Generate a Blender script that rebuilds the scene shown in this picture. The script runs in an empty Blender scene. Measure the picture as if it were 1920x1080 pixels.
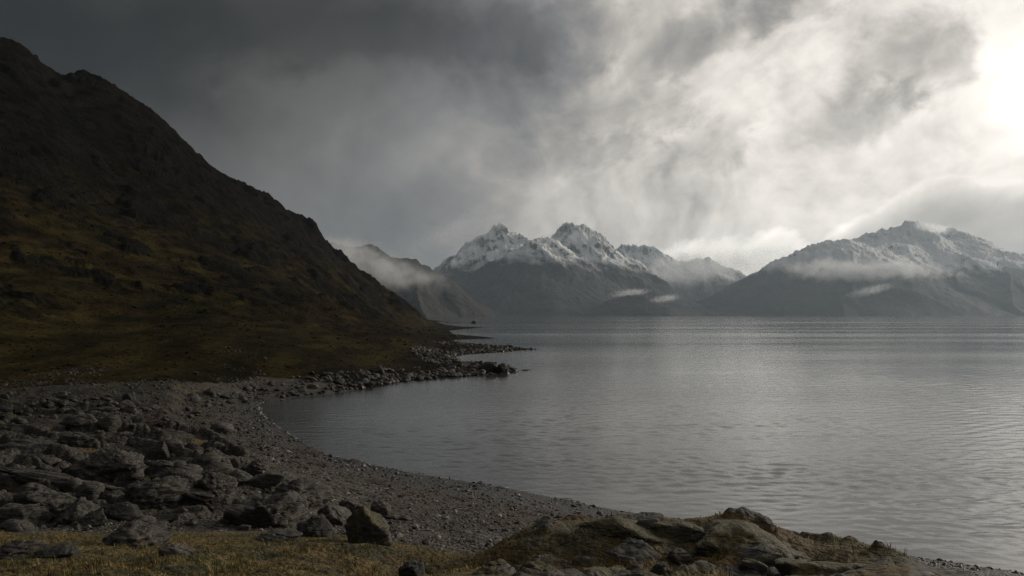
import bpy, bmesh, math, random
import numpy as np
from mathutils import Vector

random.seed(7)
RNG = np.random.default_rng(7)
scene = bpy.context.scene
COL = scene.collection

# ------------------------------------------------------------------ camera
CAM_H, FOC, PITCH = 12.0, 1478.0, math.atan(50 / 1478.0)
cam = bpy.data.cameras.new('camera')
cam.sensor_width = 36.0
cam.lens = 36.0 * FOC / 1920.0
cam.clip_start, cam.clip_end = 0.5, 60000.0
cam_o = bpy.data.objects.new('camera', cam)
cam_o.location = (0, 0, CAM_H)
cam_o.rotation_euler = (math.pi / 2 + PITCH, 0, 0)
COL.objects.link(cam_o)
scene.camera = cam_o

CP, SP = math.cos(PITCH), math.sin(PITCH)
def ray(px, py):
    dx, dy = (px - 960) / FOC, (540 - py) / FOC
    return np.array([dx, CP - dy * SP, SP + dy * CP])
def at(px, py, depth):
    d = ray(px, py)
    t = depth / d[1]
    return (d[0] * t, depth, CAM_H + d[2] * t)
def on_water(px, py):
    d = ray(px, py)
    t = -CAM_H / d[2]
    return (d[0] * t, d[1] * t)
def unit(px, py):
    d = ray(px, py)
    return d / np.linalg.norm(d)

# ------------------------------------------------------------------ render
scene.view_settings.view_transform = 'Standard'
scene.view_settings.look = 'None'
scene.view_settings.exposure = 0.0
scene.view_settings.gamma = 1.0
scene.view_settings.use_curve_mapping = False
scene.render.engine = 'CYCLES'
cy = scene.cycles
cy.use_denoising = True
cy.denoising_prefilter = 'NONE'
cy.max_bounces = 5
cy.diffuse_bounces = 2
cy.glossy_bounces = 2
cy.transparent_max_bounces = 8
cy.volume_bounces = 3
cy.sample_clamp_indirect = 4.0
cy.volume_step_rate = 1.0
cy.volume_max_steps = 128
cy.use_adaptive_sampling = False

# ------------------------------------------------------------------ node helper
class NT:
    def __init__(s, tree):
        s.t = tree; tree.nodes.clear()
    def new(s, typ, ins=None, **attrs):
        n = s.t.nodes.new(typ)
        for k, v in attrs.items(): setattr(n, k, v)
        for k, v in (ins or {}).items():
            sk = n.inputs[k]
            if isinstance(v, bpy.types.NodeSocket): s.t.links.new(v, sk)
            elif v is not None: sk.default_value = v
        return n
    def m(s, op, a, b=None, c=None, clamp=False):
        n = s.t.nodes.new('ShaderNodeMath'); n.operation = op; n.use_clamp = clamp
        for i, v in enumerate((a, b, c)):
            if v is None: continue
            if isinstance(v, bpy.types.NodeSocket): s.t.links.new(v, n.inputs[i])
            else: n.inputs[i].default_value = v
        return n.outputs[0]
    def vm(s, op, a, b=None, out=0, scale=None):
        n = s.t.nodes.new('ShaderNodeVectorMath'); n.operation = op
        for i, v in enumerate((a, b)):
            if v is None: continue
            if isinstance(v, bpy.types.NodeSocket): s.t.links.new(v, n.inputs[i])
            else: n.inputs[i].default_value = v
        if scale is not None:
            if isinstance(scale, bpy.types.NodeSocket): s.t.links.new(scale, n.inputs['Scale'])
            else: n.inputs['Scale'].default_value = scale
        return n.outputs[out]
    def noise(s, vec, scale, detail=4, rough=0.5, dist=0.0, out=0, lac=2.0):
        n = s.new('ShaderNodeTexNoise', {'Vector': vec, 'Scale': scale, 'Detail': detail, 'Roughness': rough, 'Distortion': dist, 'Lacunarity': lac})
        return n.outputs[out]
    def voro(s, vec, scale, feature='F1', out='Distance', rand=1.0):
        n = s.new('ShaderNodeTexVoronoi', feature=feature)
        s.t.links.new(vec, n.inputs['Vector']); n.inputs['Scale'].default_value = scale
        n.inputs['Randomness'].default_value = rand
        return n.outputs[out]
    def ss(s, x, lo, hi, tolo=0.0, tohi=1.0, typ='SMOOTHSTEP'):
        n = s.new('ShaderNodeMapRange', {'Value': x, 'From Min': lo, 'From Max': hi, 'To Min': tolo, 'To Max': tohi}, interpolation_type=typ)
        return n.outputs[0]
    def mix(s, f, a, b, blend='MIX'):
        n = s.t.nodes.new('ShaderNodeMix'); n.data_type = 'RGBA'; n.blend_type = blend
        for sk, v in ((n.inputs[0], f), (n.inputs[6], a), (n.inputs[7], b)):
            if isinstance(v, bpy.types.NodeSocket): s.t.links.new(v, sk)
            elif isinstance(v, (int, float)): sk.default_value = v
            else: sk.default_value = tuple(v) + ((1.0,) if len(v) == 3 else ())
        return n.outputs[2]
    def ramp(s, f, stops):
        n = s.t.nodes.new('ShaderNodeValToRGB'); s.t.links.new(f, n.inputs[0])
        e = n.color_ramp.elements
        while len(e) < len(stops): e.new(0.5)
        for el, (p, c) in zip(e, stops):
            el.position = p
            el.color = tuple(c) + (1.0,) if len(c) == 3 else c
        return n.outputs[0]
    def attr(s, name):
        return s.new('ShaderNodeAttribute', attribute_name=name).outputs['Fac']

# ------------------------------------------------------------------ sun direction
GLOW = unit(1885, 185)          # where the veiled sky is brightest
_az, _el = math.radians(62), math.radians(17)
SUN = np.array([math.sin(_az) * math.cos(_el), math.cos(_az) * math.cos(_el), math.sin(_el)])
SUN_EL = math.asin(SUN[2]); SUN_AZ = math.atan2(SUN[0], SUN[1])

# ------------------------------------------------------------------ sky (world)
world = bpy.data.worlds.new('World'); scene.world = world
world.use_nodes = True
w = NT(world.node_tree)
tc = w.new('ShaderNodeTexCoord').outputs['Generated']
D = w.vm('NORMALIZE', tc)
def lin(v): return (v / 255.0) ** 2.2
def axis(az, el, roll):
    f = np.array([math.sin(az) * math.cos(el), math.cos(az) * math.cos(el), math.sin(el)])
    r = np.array([math.cos(az), -math.sin(az), 0.0]); u = np.cross(r, f)
    a = r * math.cos(roll) + u * math.sin(roll); b = -r * math.sin(roll) + u * math.cos(roll)
    return a, b, f
A_, B_, F_ = axis(math.radians(12), math.radians(9), math.radians(15))
pa = w.vm('DOT_PRODUCT', D, tuple(A_), out=1); pb = w.vm('DOT_PRODUCT', D, tuple(B_), out=1); pf = w.vm('DOT_PRODUCT', D, tuple(F_), out=1)
P = w.new('ShaderNodeCombineXYZ', {'X': w.m('MULTIPLY', pa, 1.5), 'Y': w.m('MULTIPLY', pb, 1.95), 'Z': w.m('MULTIPLY', pf, 1.5)}).outputs[0]
warp = w.new('ShaderNodeTexNoise', {'Vector': P, 'Scale': 2.2, 'Detail': 3.0, 'Roughness': 0.5}).outputs['Color']
warp = w.vm('SUBTRACT', warp, (0.5, 0.5, 0.5))
P2 = w.vm('ADD', P, w.vm('SCALE', warp, scale=0.16))
sun_p = np.array([np.dot(GLOW, A_) * 1.5, np.dot(GLOW, B_) * 1.95, np.dot(GLOW, F_) * 1.5])
toward = w.vm('SCALE', w.vm('NORMALIZE', w.vm('SUBTRACT', tuple(sun_p), P2)), scale=0.05)
n1 = w.noise(P2, 2.9, 9, 0.52)
n2 = w.noise(w.vm('ADD', P2, toward), 2.9, 6, 0.50)
relief = w.m('SUBTRACT', n1, n2)
P3 = w.vm('ADD', w.new('ShaderNodeCombineXYZ', {'X': w.m('MULTIPLY', pa, 1.45), 'Y': w.m('MULTIPLY', pb, 1.65), 'Z': w.m('MULTIPLY', pf, 1.45)}).outputs[0], w.vm('SCALE', warp, scale=0.2))
nf = w.noise(P3, 7.0, 9, 0.57)
rel2 = w.m('SUBTRACT', nf, w.noise(w.vm('ADD', P3, w.vm('SCALE', toward, scale=0.40)), 7.0, 8, 0.55))
Dw = w.vm('NORMALIZE', w.vm('ADD', D, w.vm('SCALE', warp, scale=0.10)))
# broad brightness of the cloud deck: dark to the left and behind, bright round the veiled sun
CTRL = [
 (0,20,34),(100,60,36),(400,40,34),(700,60,38),(960,50,80),(1200,50,150),(1500,50,190),(1800,60,205),(1900,15,205),
 (200,130,44),(450,150,50),(700,150,62),(900,150,104),(1100,150,142),(1400,150,182),(1600,150,195),(1720,105,190),(1915,180,262),(1850,260,250),(1760,210,255),(1800,120,225),
 (350,240,62),(520,260,90),(700,250,100),(900,250,116),(1100,240,150),(1330,260,180),(1560,225,180),
 (420,340,76),(600,350,86),(800,340,108),(1000,330,140),(1200,340,172),(1440,340,212),(1640,320,212),
 (600,440,86),(750,450,104),(900,420,142),(1080,400,155),(1230,440,190),(1330,400,205),(1450,440,215),
 (2050,180,280),(2100,330,240),(2300,50,230),(2400,300,215),(2300,500,190),
 (1100,-220,205),(1400,-240,250),(1750,-240,255),(1400,-560,250),(700,-300,60),  # unseen sky overhead; its right part is raised to brighten the water
 (-250,100,34),(-200,500,60)]
ctrl = [(unit(px, py), lin(v)) for px, py, v in CTRL]
def dirv(az, el):
    az, el = math.radians(az), math.radians(el)
    return np.array([math.sin(az) * math.cos(el), math.cos(az) * math.cos(el), math.sin(el)])
KAP = 1 / 0.068 ** 2
accw, accl = None, None
def add_ctrl(d, L, kap, gain=1.0):
    global accw, accl
    e = w.m('EXPONENT', w.m('MULTIPLY_ADD', w.vm('DOT_PRODUCT', Dw, tuple(d), out=1), kap, -kap))
    if gain != 1.0: e = w.m('MULTIPLY', e, gain)
    accl = w.m('MULTIPLY', e, L) if accl is None else w.m('MULTIPLY_ADD', e, L, accl)
    accw = e if accw is None else w.m('ADD', accw, e)
for d, L in ctrl: add_ctrl(d, L, KAP)
for az, el, v in ((-70, 10, 60), (-70, 45, 62), (-130, 25, 62), (180, 25, 70), (130, 25, 90), (75, 20, 190), (75, 50, 175), (25, 42, 205), (-20, 45, 56), (0, 88, 75)):
    add_ctrl(dirv(az, el), lin(v), 9.0, 0.02)
base = w.m('DIVIDE', accl, accw)
lit = w.ss(base, 0.03, 0.5)
amp = w.m('MULTIPLY_ADD', lit, 0.72, 0.22)
core = w.m('MULTIPLY_ADD', w.ss(n1, 0.42, 0.66), -0.62, 0.40)
edge_lit = w.m('MULTIPLY', w.m('MAXIMUM', relief, -0.04), 2.7)
det = w.m('ADD', core, edge_lit)
det = w.m('MULTIPLY_ADD', w.m('SUBTRACT', nf, 0.5), 0.35, det)
det = w.m('MULTIPLY_ADD', rel2, 1.6, det)
det = w.m('MULTIPLY', w.m('ADD', det, -0.05), amp)
lum = w.m('MULTIPLY', base, w.m('EXPONENT', w.m('MULTIPLY', det, 1.7)))
lum = w.m('MULTIPLY', w.m('SUBTRACT', 1.0, w.m('EXPONENT', w.m('MULTIPLY', lum, -1.25))), 1.12)
# heavier clouds drifting in front of the bright deck, lit along the edge that faces the veiled sun
def heavy(lum, px, py, rx, ry, roll, dark, rim):
    c = unit(px, py); r_ = np.cross(c, [0, 0, 1.0]); r_ /= np.linalg.norm(r_); u_ = np.cross(r_, c)
    cr, sr = math.cos(math.radians(roll)), math.sin(math.radians(roll))
    e1 = (r_ * cr + u_ * sr) / (rx / FOC); e2 = (-r_ * sr + u_ * cr) / (ry / FOC)
    a1 = w.vm('DOT_PRODUCT', Dw, tuple(e1), out=1); a2 = w.vm('DOT_PRODUCT', Dw, tuple(e2), out=1)
    o1, o2 = float(np.dot(c, e1)), float(np.dot(c, e2))
    a1 = w.m('SUBTRACT', a1, o1); a2 = w.m('SUBTRACT', a2, o2)
    dd = w.m('SQRT', w.m('MULTIPLY_ADD', a1, a1, w.m('MULTIPLY', a2, a2)))
    dd = w.m('MULTIPLY_ADD', w.m('SUBTRACT', nf, 0.5), 2.2, dd)
    dd = w.m('MULTIPLY_ADD', w.m('SUBTRACT', n1, 0.5), -2.2, dd)
    ins = w.ss(dd, 1.2, 0.3)
    g1, g2 = float(np.dot(GLOW - c, e1)), float(np.dot(GLOW - c, e2)); gn = math.hypot(g1, g2)
    side = w.ss(w.m('MULTIPLY_ADD', a1, g1 / gn, w.m('MULTIPLY', a2, g2 / gn)), -0.1, 0.7)
    front = w.vm('DOT_PRODUCT', D, tuple(c), out=1)
    ins = w.m('MULTIPLY', ins, w.ss(front, 0.8, 0.9))
    rm = w.m('MULTIPLY', w.m('MULTIPLY', w.ss(dd, 0.62, 0.95), w.ss(dd, 1.35, 0.98)), w.m('MULTIPLY', side, w.ss(front, 0.8, 0.9)))
    k_ = w.m('MULTIPLY_ADD', ins, -dark, 1.0)
    return w.m('MULTIPLY', lum, w.m('MULTIPLY_ADD', rm, rim * 0.45, k_))
for args in ((1715, 110, 120, 85, 25, 0.30, 0.28), (1560, 238, 130, 70, 15, 0.28, 0.30), (1210, 222, 150, 62, 8, 0.22, 0.40), (1350, 262, 120, 46, 14, 0.30, 0.22),
             (1120, 295, 190, 40, 10, 0.22, 0.20), (1330, 70, 170, 60, 18, 0.25, 0.22), (1000, 150, 200, 70, 12, 0.10, 0.30), (760, 300, 120, 40, 20, -0.22, 0.0),
             (1480, 20, 120, 40, 10, 0.30, 0.2), (1120, 60, 110, 80, 40, 0.06, 0.36), (560, 50, 520, 100, 4, 0.42, 0.0), (150, 60, 300, 120, 0, 0.3, 0.0)):
    lum = heavy(lum, *args)
gd = w.vm('DOT_PRODUCT', Dw, tuple(unit(1925, 188)), out=1)
glow = w.m('MULTIPLY', w.m('EXPONENT', w.m('MULTIPLY_ADD', gd, 900.0, -900.0)), 0.45)
glow = w.m('MULTIPLY_ADD', w.m('EXPONENT', w.m('MULTIPLY_ADD', gd, 24.0, -24.0)), 0.09, glow)
lum = w.m('ADD', lum, w.m('MULTIPLY', glow, w.ss(lum, 0.15, 0.75)))
# banked clouds above the far valley and wrapped over the right-hand massif
sep = w.new('ShaderNodeSeparateXYZ', {'Vector': D})
AZ = w.m('ARCTAN2', sep.outputs[0], sep.outputs[1]); EL = w.m('ARCSINE', sep.outputs[2])
def edge(points):
    pts = []
    for px, py in points:
        d = unit(px, py); pts.append((math.atan2(d[0], d[1]), math.asin(d[2])))
    a0, a1 = pts[0][0], pts[-1][0]
    n = w.new('ShaderNodeFloatCurve', {'Value': w.ss(AZ, a0, a1, typ='LINEAR')})
    c = n.mapping.curves[0]
    while len(c.points) < len(pts): c.points.new(0.5, 0.5)
    for p, (a, e) in zip(c.points, pts): p.location = ((a - a0) / (a1 - a0), e * 4.0)
    n.mapping.update()
    return w.m('MULTIPLY', n.outputs[0], 0.25), a0, a1
def bank(lum, points, rough, rim, body, width, fade):
    e, a0, a1 = edge(points)
    puff = w.m('MULTIPLY', w.m('SUBTRACT', w.noise(P2, 14.0, 7, 0.55), 0.5), rough)
    puff = w.m('MULTIPLY_ADD', w.m('SUBTRACT', n1, 0.5), rough * 0.9, puff)
    depth = w.m('ADD', w.m('SUBTRACT', e, EL), puff)               # radians below the cloud's top
    inside = w.ss(depth, -0.004, width)
    side = w.m('MULTIPLY', w.ss(AZ, a0, a0 + 0.05), w.ss(AZ, a1 - 0.12, a1, 1.0, 0.0))
    inside = w.m('MULTIPLY', inside, side)
    shade = w.m('EXPONENT', w.m('MULTIPLY', w.m('MAXIMUM', depth, 0.0), -1.0 / fade))
    tex = w.m('EXPONENT', w.m('MULTIPLY_ADD', relief, 2.6, w.m('MULTIPLY', w.m('SUBTRACT', nf, 0.5), 0.55)))
    c = w.m('MULTIPLY', w.m('MULTIPLY_ADD', shade, rim - body, body), tex)
    a = w.m('MULTIPLY', lum, w.m('SUBTRACT', 1.0, inside))
    return w.m('MULTIPLY_ADD', c, inside, a)
lum = bank(lum, [(1050,520),(1120,495),(1190,470),(1250,448),(1340,447),(1400,440),(1450,427),(1500,428),(1540,450),(1600,480),(1700,500)], 0.055, 1.3, 0.72, 0.010, 0.030)
lum = bank(lum, [(1400,525),(1480,478),(1560,432),(1640,388),(1700,352),(1760,322),(1800,324),(1850,332),(1920,332),(2100,350),(2300,400),(2600,500)], 0.034, 1.15, 0.40, 0.008, 0.024)
tint = w.mix(w.ss(lum, 0.06, 0.45), (0.985, 0.985, 1.015), (1.06, 0.995, 0.91))
warm_left = w.ss(w.vm('DOT_PRODUCT', D, tuple(unit(300, -100)), out=1), 0.93, 1.0)
tint = w.mix(warm_left, tint, (1.06, 1.0, 0.91))
cloud = w.vm('SCALE', tint, scale=lum)
sky = w.new('ShaderNodeTexSky', sky_type='NISHITA')
sky.sun_disc = False; sky.sun_elevation = SUN_EL; sky.sun_rotation = SUN_AZ
nish = w.vm('SCALE', sky.outputs[0], scale=0.06)
cov = w.mix(0.97, nish, cloud)
bg = w.new('ShaderNodeBackground', {'Color': cov, 'Strength': 1.0})
out = w.new('ShaderNodeOutputWorld', {'Surface': bg.outputs[0]})
world.cycles.sampling_method = 'MANUAL'; world.cycles.sample_map_resolution = 512

sun = bpy.data.lights.new('sun', 'SUN'); sun.energy = 2.0; sun.angle = math.radians(12); sun.color = (1.0, 0.90, 0.75)
sun_o = bpy.data.objects.new('sun', sun); COL.objects.link(sun_o)
sun_o.rotation_euler = Vector(SUN).to_track_quat('Z', 'Y').to_euler(); sun_o.location = (200, 300, 120)

# ------------------------------------------------------------------ numpy noise
def _hash(*c):
    h = np.zeros(np.broadcast(*c).shape, np.uint32) + np.uint32(2166136261)
    for v in c:
        h = (h ^ np.asarray(v).astype(np.int64).astype(np.uint32)) * np.uint32(16777619)
        h ^= h >> np.uint32(13); h = h * np.uint32(0x5bd1e995); h ^= h >> np.uint32(15)
    return h
def perlin2(x, y, seed=0):
    xi = np.floor(x); yi = np.floor(y); xf = x - xi; yf = y - yi
    xi = xi.astype(np.int64); yi = yi.astype(np.int64)
    u = xf * xf * xf * (xf * (xf * 6 - 15) + 10); v = yf * yf * yf * (yf * (yf * 6 - 15) + 10)
    def g(ix, iy, fx, fy):
        a = _hash(ix, iy, np.int64(seed)).astype(np.float64) * (2 * math.pi / 4294967296.0)
        return np.cos(a) * fx + np.sin(a) * fy
    a = g(xi, yi, xf, yf); b = g(xi + 1, yi, xf - 1, yf); c = g(xi, yi + 1, xf, yf - 1); d = g(xi + 1, yi + 1, xf - 1, yf - 1)
    return ((a * (1 - u) + b * u) * (1 - v) + (c * (1 - u) + d * u) * v) * 1.5
def fbm2(x, y, octaves=4, seed=0, gain=0.5, ridged=False):
    s = np.zeros_like(x); a = 1.0; tot = 0.0
    for i in range(octaves):
        n = perlin2(x, y, seed + i * 17)
        if ridged: n = 1.0 - 2.0 * np.abs(n)
        s += a * n; tot += a; a *= gain
        x, y = x * 2.03 + 13.7, y * 2.03 - 7.1
    return s / tot
def perlin3(p, seed=0):
    pi = np.floor(p).astype(np.int64); f = p - pi
    u = f * f * f * (f * (f * 6 - 15) + 10)
    r = 0
    for dx in (0, 1):
        for dy in (0, 1):
            for dz in (0, 1):
                h = _hash(pi[:, 0] + dx, pi[:, 1] + dy, pi[:, 2] + dz, np.int64(seed)).astype(np.float64) / 4294967296.0
                th = h * 2 * math.pi; z = ((h * 977.0) % 1.0) * 2 - 1; s = np.sqrt(1 - z * z)
                g = np.cos(th) * s * (f[:, 0] - dx) + np.sin(th) * s * (f[:, 1] - dy) + z * (f[:, 2] - dz)
                wx = u[:, 0] if dx else 1 - u[:, 0]; wy = u[:, 1] if dy else 1 - u[:, 1]; wz = u[:, 2] if dz else 1 - u[:, 2]
                r = r + g * wx * wy * wz
    return r * 1.4
def fbm3(p, octaves=4, seed=0, gain=0.5):
    s = 0; a = 1.0; t = 0.0
    for i in range(octaves):
        s = s + a * perlin3(p, seed + i * 31); t += a; a *= gain; p = p * 2.07 + 3.1
    return s / t
def sstep(x, lo, hi):
    t = np.clip((x - lo) / (hi - lo), 0, 1); return t * t * (3 - 2 * t)

# ------------------------------------------------------------------ mesh helpers
def mesh_np(name, verts, faces, mat=None, smooth=True, attrs=None):
    """faces: (n,3) or (n,4) int array"""
    verts = np.ascontiguousarray(verts, np.float32); faces = np.ascontiguousarray(faces, np.int32)
    me = bpy.data.meshes.new(name)
    n, k = faces.shape
    me.vertices.add(len(verts)); me.vertices.foreach_set('co', verts.ravel())
    me.loops.add(n * k); me.loops.foreach_set('vertex_index', faces.ravel())
    me.polygons.add(n); me.polygons.foreach_set('loop_start', np.arange(0, n * k, k, dtype=np.int32))
    me.polygons.foreach_set('use_smooth', np.full(n, smooth))
    for an, av in (attrs or {}).items():
        a = me.attributes.new(an, 'FLOAT', 'POINT'); a.data.foreach_set('value', np.ascontiguousarray(av, np.float32).ravel())
    me.update(calc_edges=True); me.validate()
    if mat: me.materials.append(mat)
    return me
def link(name, me, kind=None, label=None, cat=None, group=None, parent=None):
    o = bpy.data.objects.new(name, me); COL.objects.link(o)
    if kind: o['kind'] = kind
    if label: o['label'] = label
    if cat: o['category'] = cat
    if group: o['group'] = group
    if parent: o.parent = parent
    return o
def grid_faces(nr, nc):
    i = np.arange(nr * nc).reshape(nr, nc)
    return np.stack([i[:-1, :-1], i[:-1, 1:], i[1:, 1:], i[1:, :-1]], -1).reshape(-1, 4)
def compact(verts, faces, attrs=None):
    used = np.zeros(len(verts), bool); used[faces.ravel()] = True
    idx = np.cumsum(used) - 1
    return verts[used], idx[faces], {k: v.ravel()[used] for k, v in (attrs or {}).items()}

def material(name):
    m = bpy.data.materials.new(name); m.use_nodes = True
    return m, NT(m.node_tree)
def finish(t, color, rough, bump=None, dist=0.05, spec=0.4, strength=1.0):
    ins = {'Base Color': color, 'Roughness': rough, 'Specular IOR Level': spec}
    if bump is not None:
        ins['Normal'] = t.new('ShaderNodeBump', {'Height': bump, 'Distance': dist, 'Strength': strength}).outputs[0]
    b = t.new('ShaderNodeBsdfPrincipled', ins)
    t.new('ShaderNodeOutputMaterial', {'Surface': b.outputs[0]})
def posn(t): return t.new('ShaderNodeNewGeometry').outputs['Position']
def normz(t): return t.new('ShaderNodeSeparateXYZ', {'Vector': t.new('ShaderNodeNewGeometry').outputs['Normal']}).outputs[2]

def turf_colour(t, p, s=1.0):
    big = t.noise(p, 0.035 * s, 4, 0.6); mid = t.noise(p, 0.35 * s, 5, 0.6); fine = t.noise(p, 3.0 * s, 4, 0.65)
    c = t.ramp(big, [(0.32, (0.060, 0.034, 0.014)), (0.45, (0.062, 0.046, 0.016)), (0.55, (0.046, 0.044, 0.015)), (0.66, (0.070, 0.046, 0.020))])
    c = t.mix(t.ss(mid, 0.45, 0.68), c, (0.098, 0.066, 0.026))
    c = t.mix(t.ss(mid, 0.52, 0.34), c, (0.026, 0.026, 0.012))
    return t.mix(0.8, c, t.mix(t.ss(fine, 0.3, 0.7), (0.45, 0.42, 0.4), (1.5, 1.5, 1.45)), 'MULTIPLY'), mid, fine

def rock_layers(t, p, tone=1.0):
    st = t.new('ShaderNodeMapping', {'Vector': p, 'Rotation': (0.35, 0.5, 0.3), 'Scale': (0.8, 0.8, 3.6)}).outputs[0]
    n = t.noise(st, 1.7, 8, 0.66, 0.4); fine = t.noise(p, 9.0, 5, 0.65)
    c = t.ramp(n, [(0.28, tuple(v * tone for v in (0.022, 0.020, 0.018))), (0.48, tuple(v * tone for v in (0.044, 0.037, 0.029))), (0.62, tuple(v * tone for v in (0.095, 0.081, 0.064))), (0.8, tuple(v * tone for v in (0.22, 0.20, 0.165)))])
    lich = t.ss(t.noise(p, 3.2, 6, 0.7), 0.60, 0.68)
    c = t.mix(t.m('MULTIPLY', lich, 0.55), c, (0.27, 0.265, 0.24))
    c = t.mix(t.ss(fine, 0.55, 0.3, 0.0, 0.7), c, (0.02, 0.019, 0.017))
    crack = t.voro(st, 1.1, 'DISTANCE_TO_EDGE')
    ck = t.ss(crack, 0.0, 0.06)
    h = t.m('MULTIPLY_ADD', n, 0.5, t.m('MULTIPLY', fine, 0.10))
    h = t.m('MULTIPLY_ADD', ck, 0.10, h)
    return c, h
# beach / foreground ground
def ground_material():
    m, t = material('shore_ground')
    p = posn(t)
    turf, mid, fine = turf_colour(t, p, 2.2); turf = t.mix(1.0, turf, (1.5, 1.42, 1.1), 'MULTIPLY')
    cell = t.voro(p, 8.0, out='Color'); cd = t.voro(p, 8.0)
    zz_ = t.new('ShaderNodeSeparateXYZ', {'Vector': p}).outputs[2]
    bandv = t.new('ShaderNodeCombineXYZ', {'X': t.m('MULTIPLY', zz_, 2.6), 'Y': t.noise(p, 0.15, 3, 0.5)}).outputs[0]
    band = t.ss(t.noise(bandv, 1.6, 4, 0.6), 0.35, 0.65, 0.6, 1.35)
    cs = t.new('ShaderNodeSeparateColor', {'Color': cell})
    peb = t.ramp(cs.outputs[0], [(0.0, (0.014, 0.012, 0.010)), (0.45, (0.038, 0.032, 0.026)), (0.8, (0.075, 0.062, 0.049)), (0.97, (0.22, 0.20, 0.175))])
    peb = t.vm('SCALE', peb, scale=band)
    patch = t.noise(p, 0.25, 4, 0.6)
    peb = t.mix(t.ss(patch, 0.45, 0.7), peb, (0.060, 0.042, 0.026), 'MIX')
    peb = t.mix(t.ss(t.noise(p, 0.12, 3, 0.6), 0.5, 0.7, 0.0, 0.6), peb, (0.030, 0.030, 0.018))
    rockc, rockh = rock_layers(t, p)
    g = t.attr('turf'); r = t.attr('rock')
    gg = t.ss(t.m('ADD', g, t.m('MULTIPLY', t.m('SUBTRACT', mid, 0.5), 0.9)), 0.4, 0.6)
    c = t.mix(r, peb, rockc); c = t.mix(gg, c, turf)
    c = t.mix(t.attr('heath'), c, t.mix(t.ss(mid, 0.4, 0.6), (0.007, 0.006, 0.0035), (0.030, 0.023, 0.011)))
    wet = t.ss(zz_, 0.6, 0.25)
    wet = t.m('MULTIPLY', wet, t.m('SUBTRACT', 1.0, gg))
    c = t.mix(t.m('MULTIPLY', wet, 0.55), c, (0.35, 0.34, 0.33), 'MULTIPLY')
    h = t.m('MULTIPLY', t.m('SUBTRACT', 0.5, cd), 0.16)
    h = t.m('MULTIPLY_ADD', fine, t.m('MULTIPLY_ADD', gg, 0.25, 0.06), h)
    h = t.m('MULTIPLY_ADD', t.m('MULTIPLY', rockh, r), 0.7, h)
    finish(t, c, t.m('MULTIPLY_ADD', wet, -0.35, 0.8), h, 0.5, 0.35)
    return m
def hill_material():
    m, t = material('hill_heath')
    p = posn(t)
    x = t.new('ShaderNodeMapping', {'Vector': p, 'Rotation': (0, 0, math.radians(14)), 'Scale': (1.0, 0.35, 1.6)}).outputs[0]
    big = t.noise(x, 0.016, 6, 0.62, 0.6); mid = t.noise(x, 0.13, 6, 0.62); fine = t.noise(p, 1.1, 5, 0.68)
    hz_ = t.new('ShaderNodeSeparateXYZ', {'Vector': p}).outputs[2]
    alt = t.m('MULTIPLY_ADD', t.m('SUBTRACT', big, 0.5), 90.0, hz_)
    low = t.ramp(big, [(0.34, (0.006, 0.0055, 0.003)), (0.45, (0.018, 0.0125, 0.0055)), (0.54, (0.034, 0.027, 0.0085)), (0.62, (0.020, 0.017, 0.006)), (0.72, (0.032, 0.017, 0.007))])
    high = t.ramp(big, [(0.36, (0.003, 0.003, 0.0024)), (0.55, (0.0075, 0.006, 0.004)), (0.7, (0.011, 0.0075, 0.004))])  # upland heath colours, with cloud shade over the upper hill painted in
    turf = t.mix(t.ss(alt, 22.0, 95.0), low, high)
    turf = t.mix(1.0, turf, t.mix(t.ss(mid, 0.36, 0.66), (0.42, 0.42, 0.44), (1.45, 1.38, 1.25)), 'MULTIPLY')
    turf = t.mix(1.0, turf, t.mix(t.ss(fine, 0.3, 0.7), (0.55, 0.55, 0.56), (1.4, 1.4, 1.36)), 'MULTIPLY')
    rk = t.ramp(t.noise(p, 0.5, 7, 0.7), [(0.3, (0.004, 0.004, 0.0035)), (0.55, (0.010, 0.009, 0.0077)), (0.75, (0.036, 0.033, 0.028))])
    nz = normz(t)
    ns = t.noise(p, 0.06, 6, 0.65)
    f = t.ss(t.m('MULTIPLY_ADD', t.m('SUBTRACT', ns, 0.5), -0.9, nz), 0.69, 0.56)
    f = t.m('MAXIMUM', f, t.attr('rock'))
    speck = t.ss(t.noise(p, 0.9, 5, 0.7), 0.66, 0.74)
    c = t.mix(f, turf, rk); c = t.mix(t.m('MULTIPLY', speck, 0.22), c, (0.07, 0.064, 0.052))
    h = t.m('MULTIPLY_ADD', mid, 1.2, t.m('MULTIPLY', fine, 0.5))
    h = t.m('MULTIPLY_ADD', t.noise(p, 0.7, 6, 0.7), t.m('MULTIPLY', f, 1.5), h)
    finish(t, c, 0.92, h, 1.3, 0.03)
    return m
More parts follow.
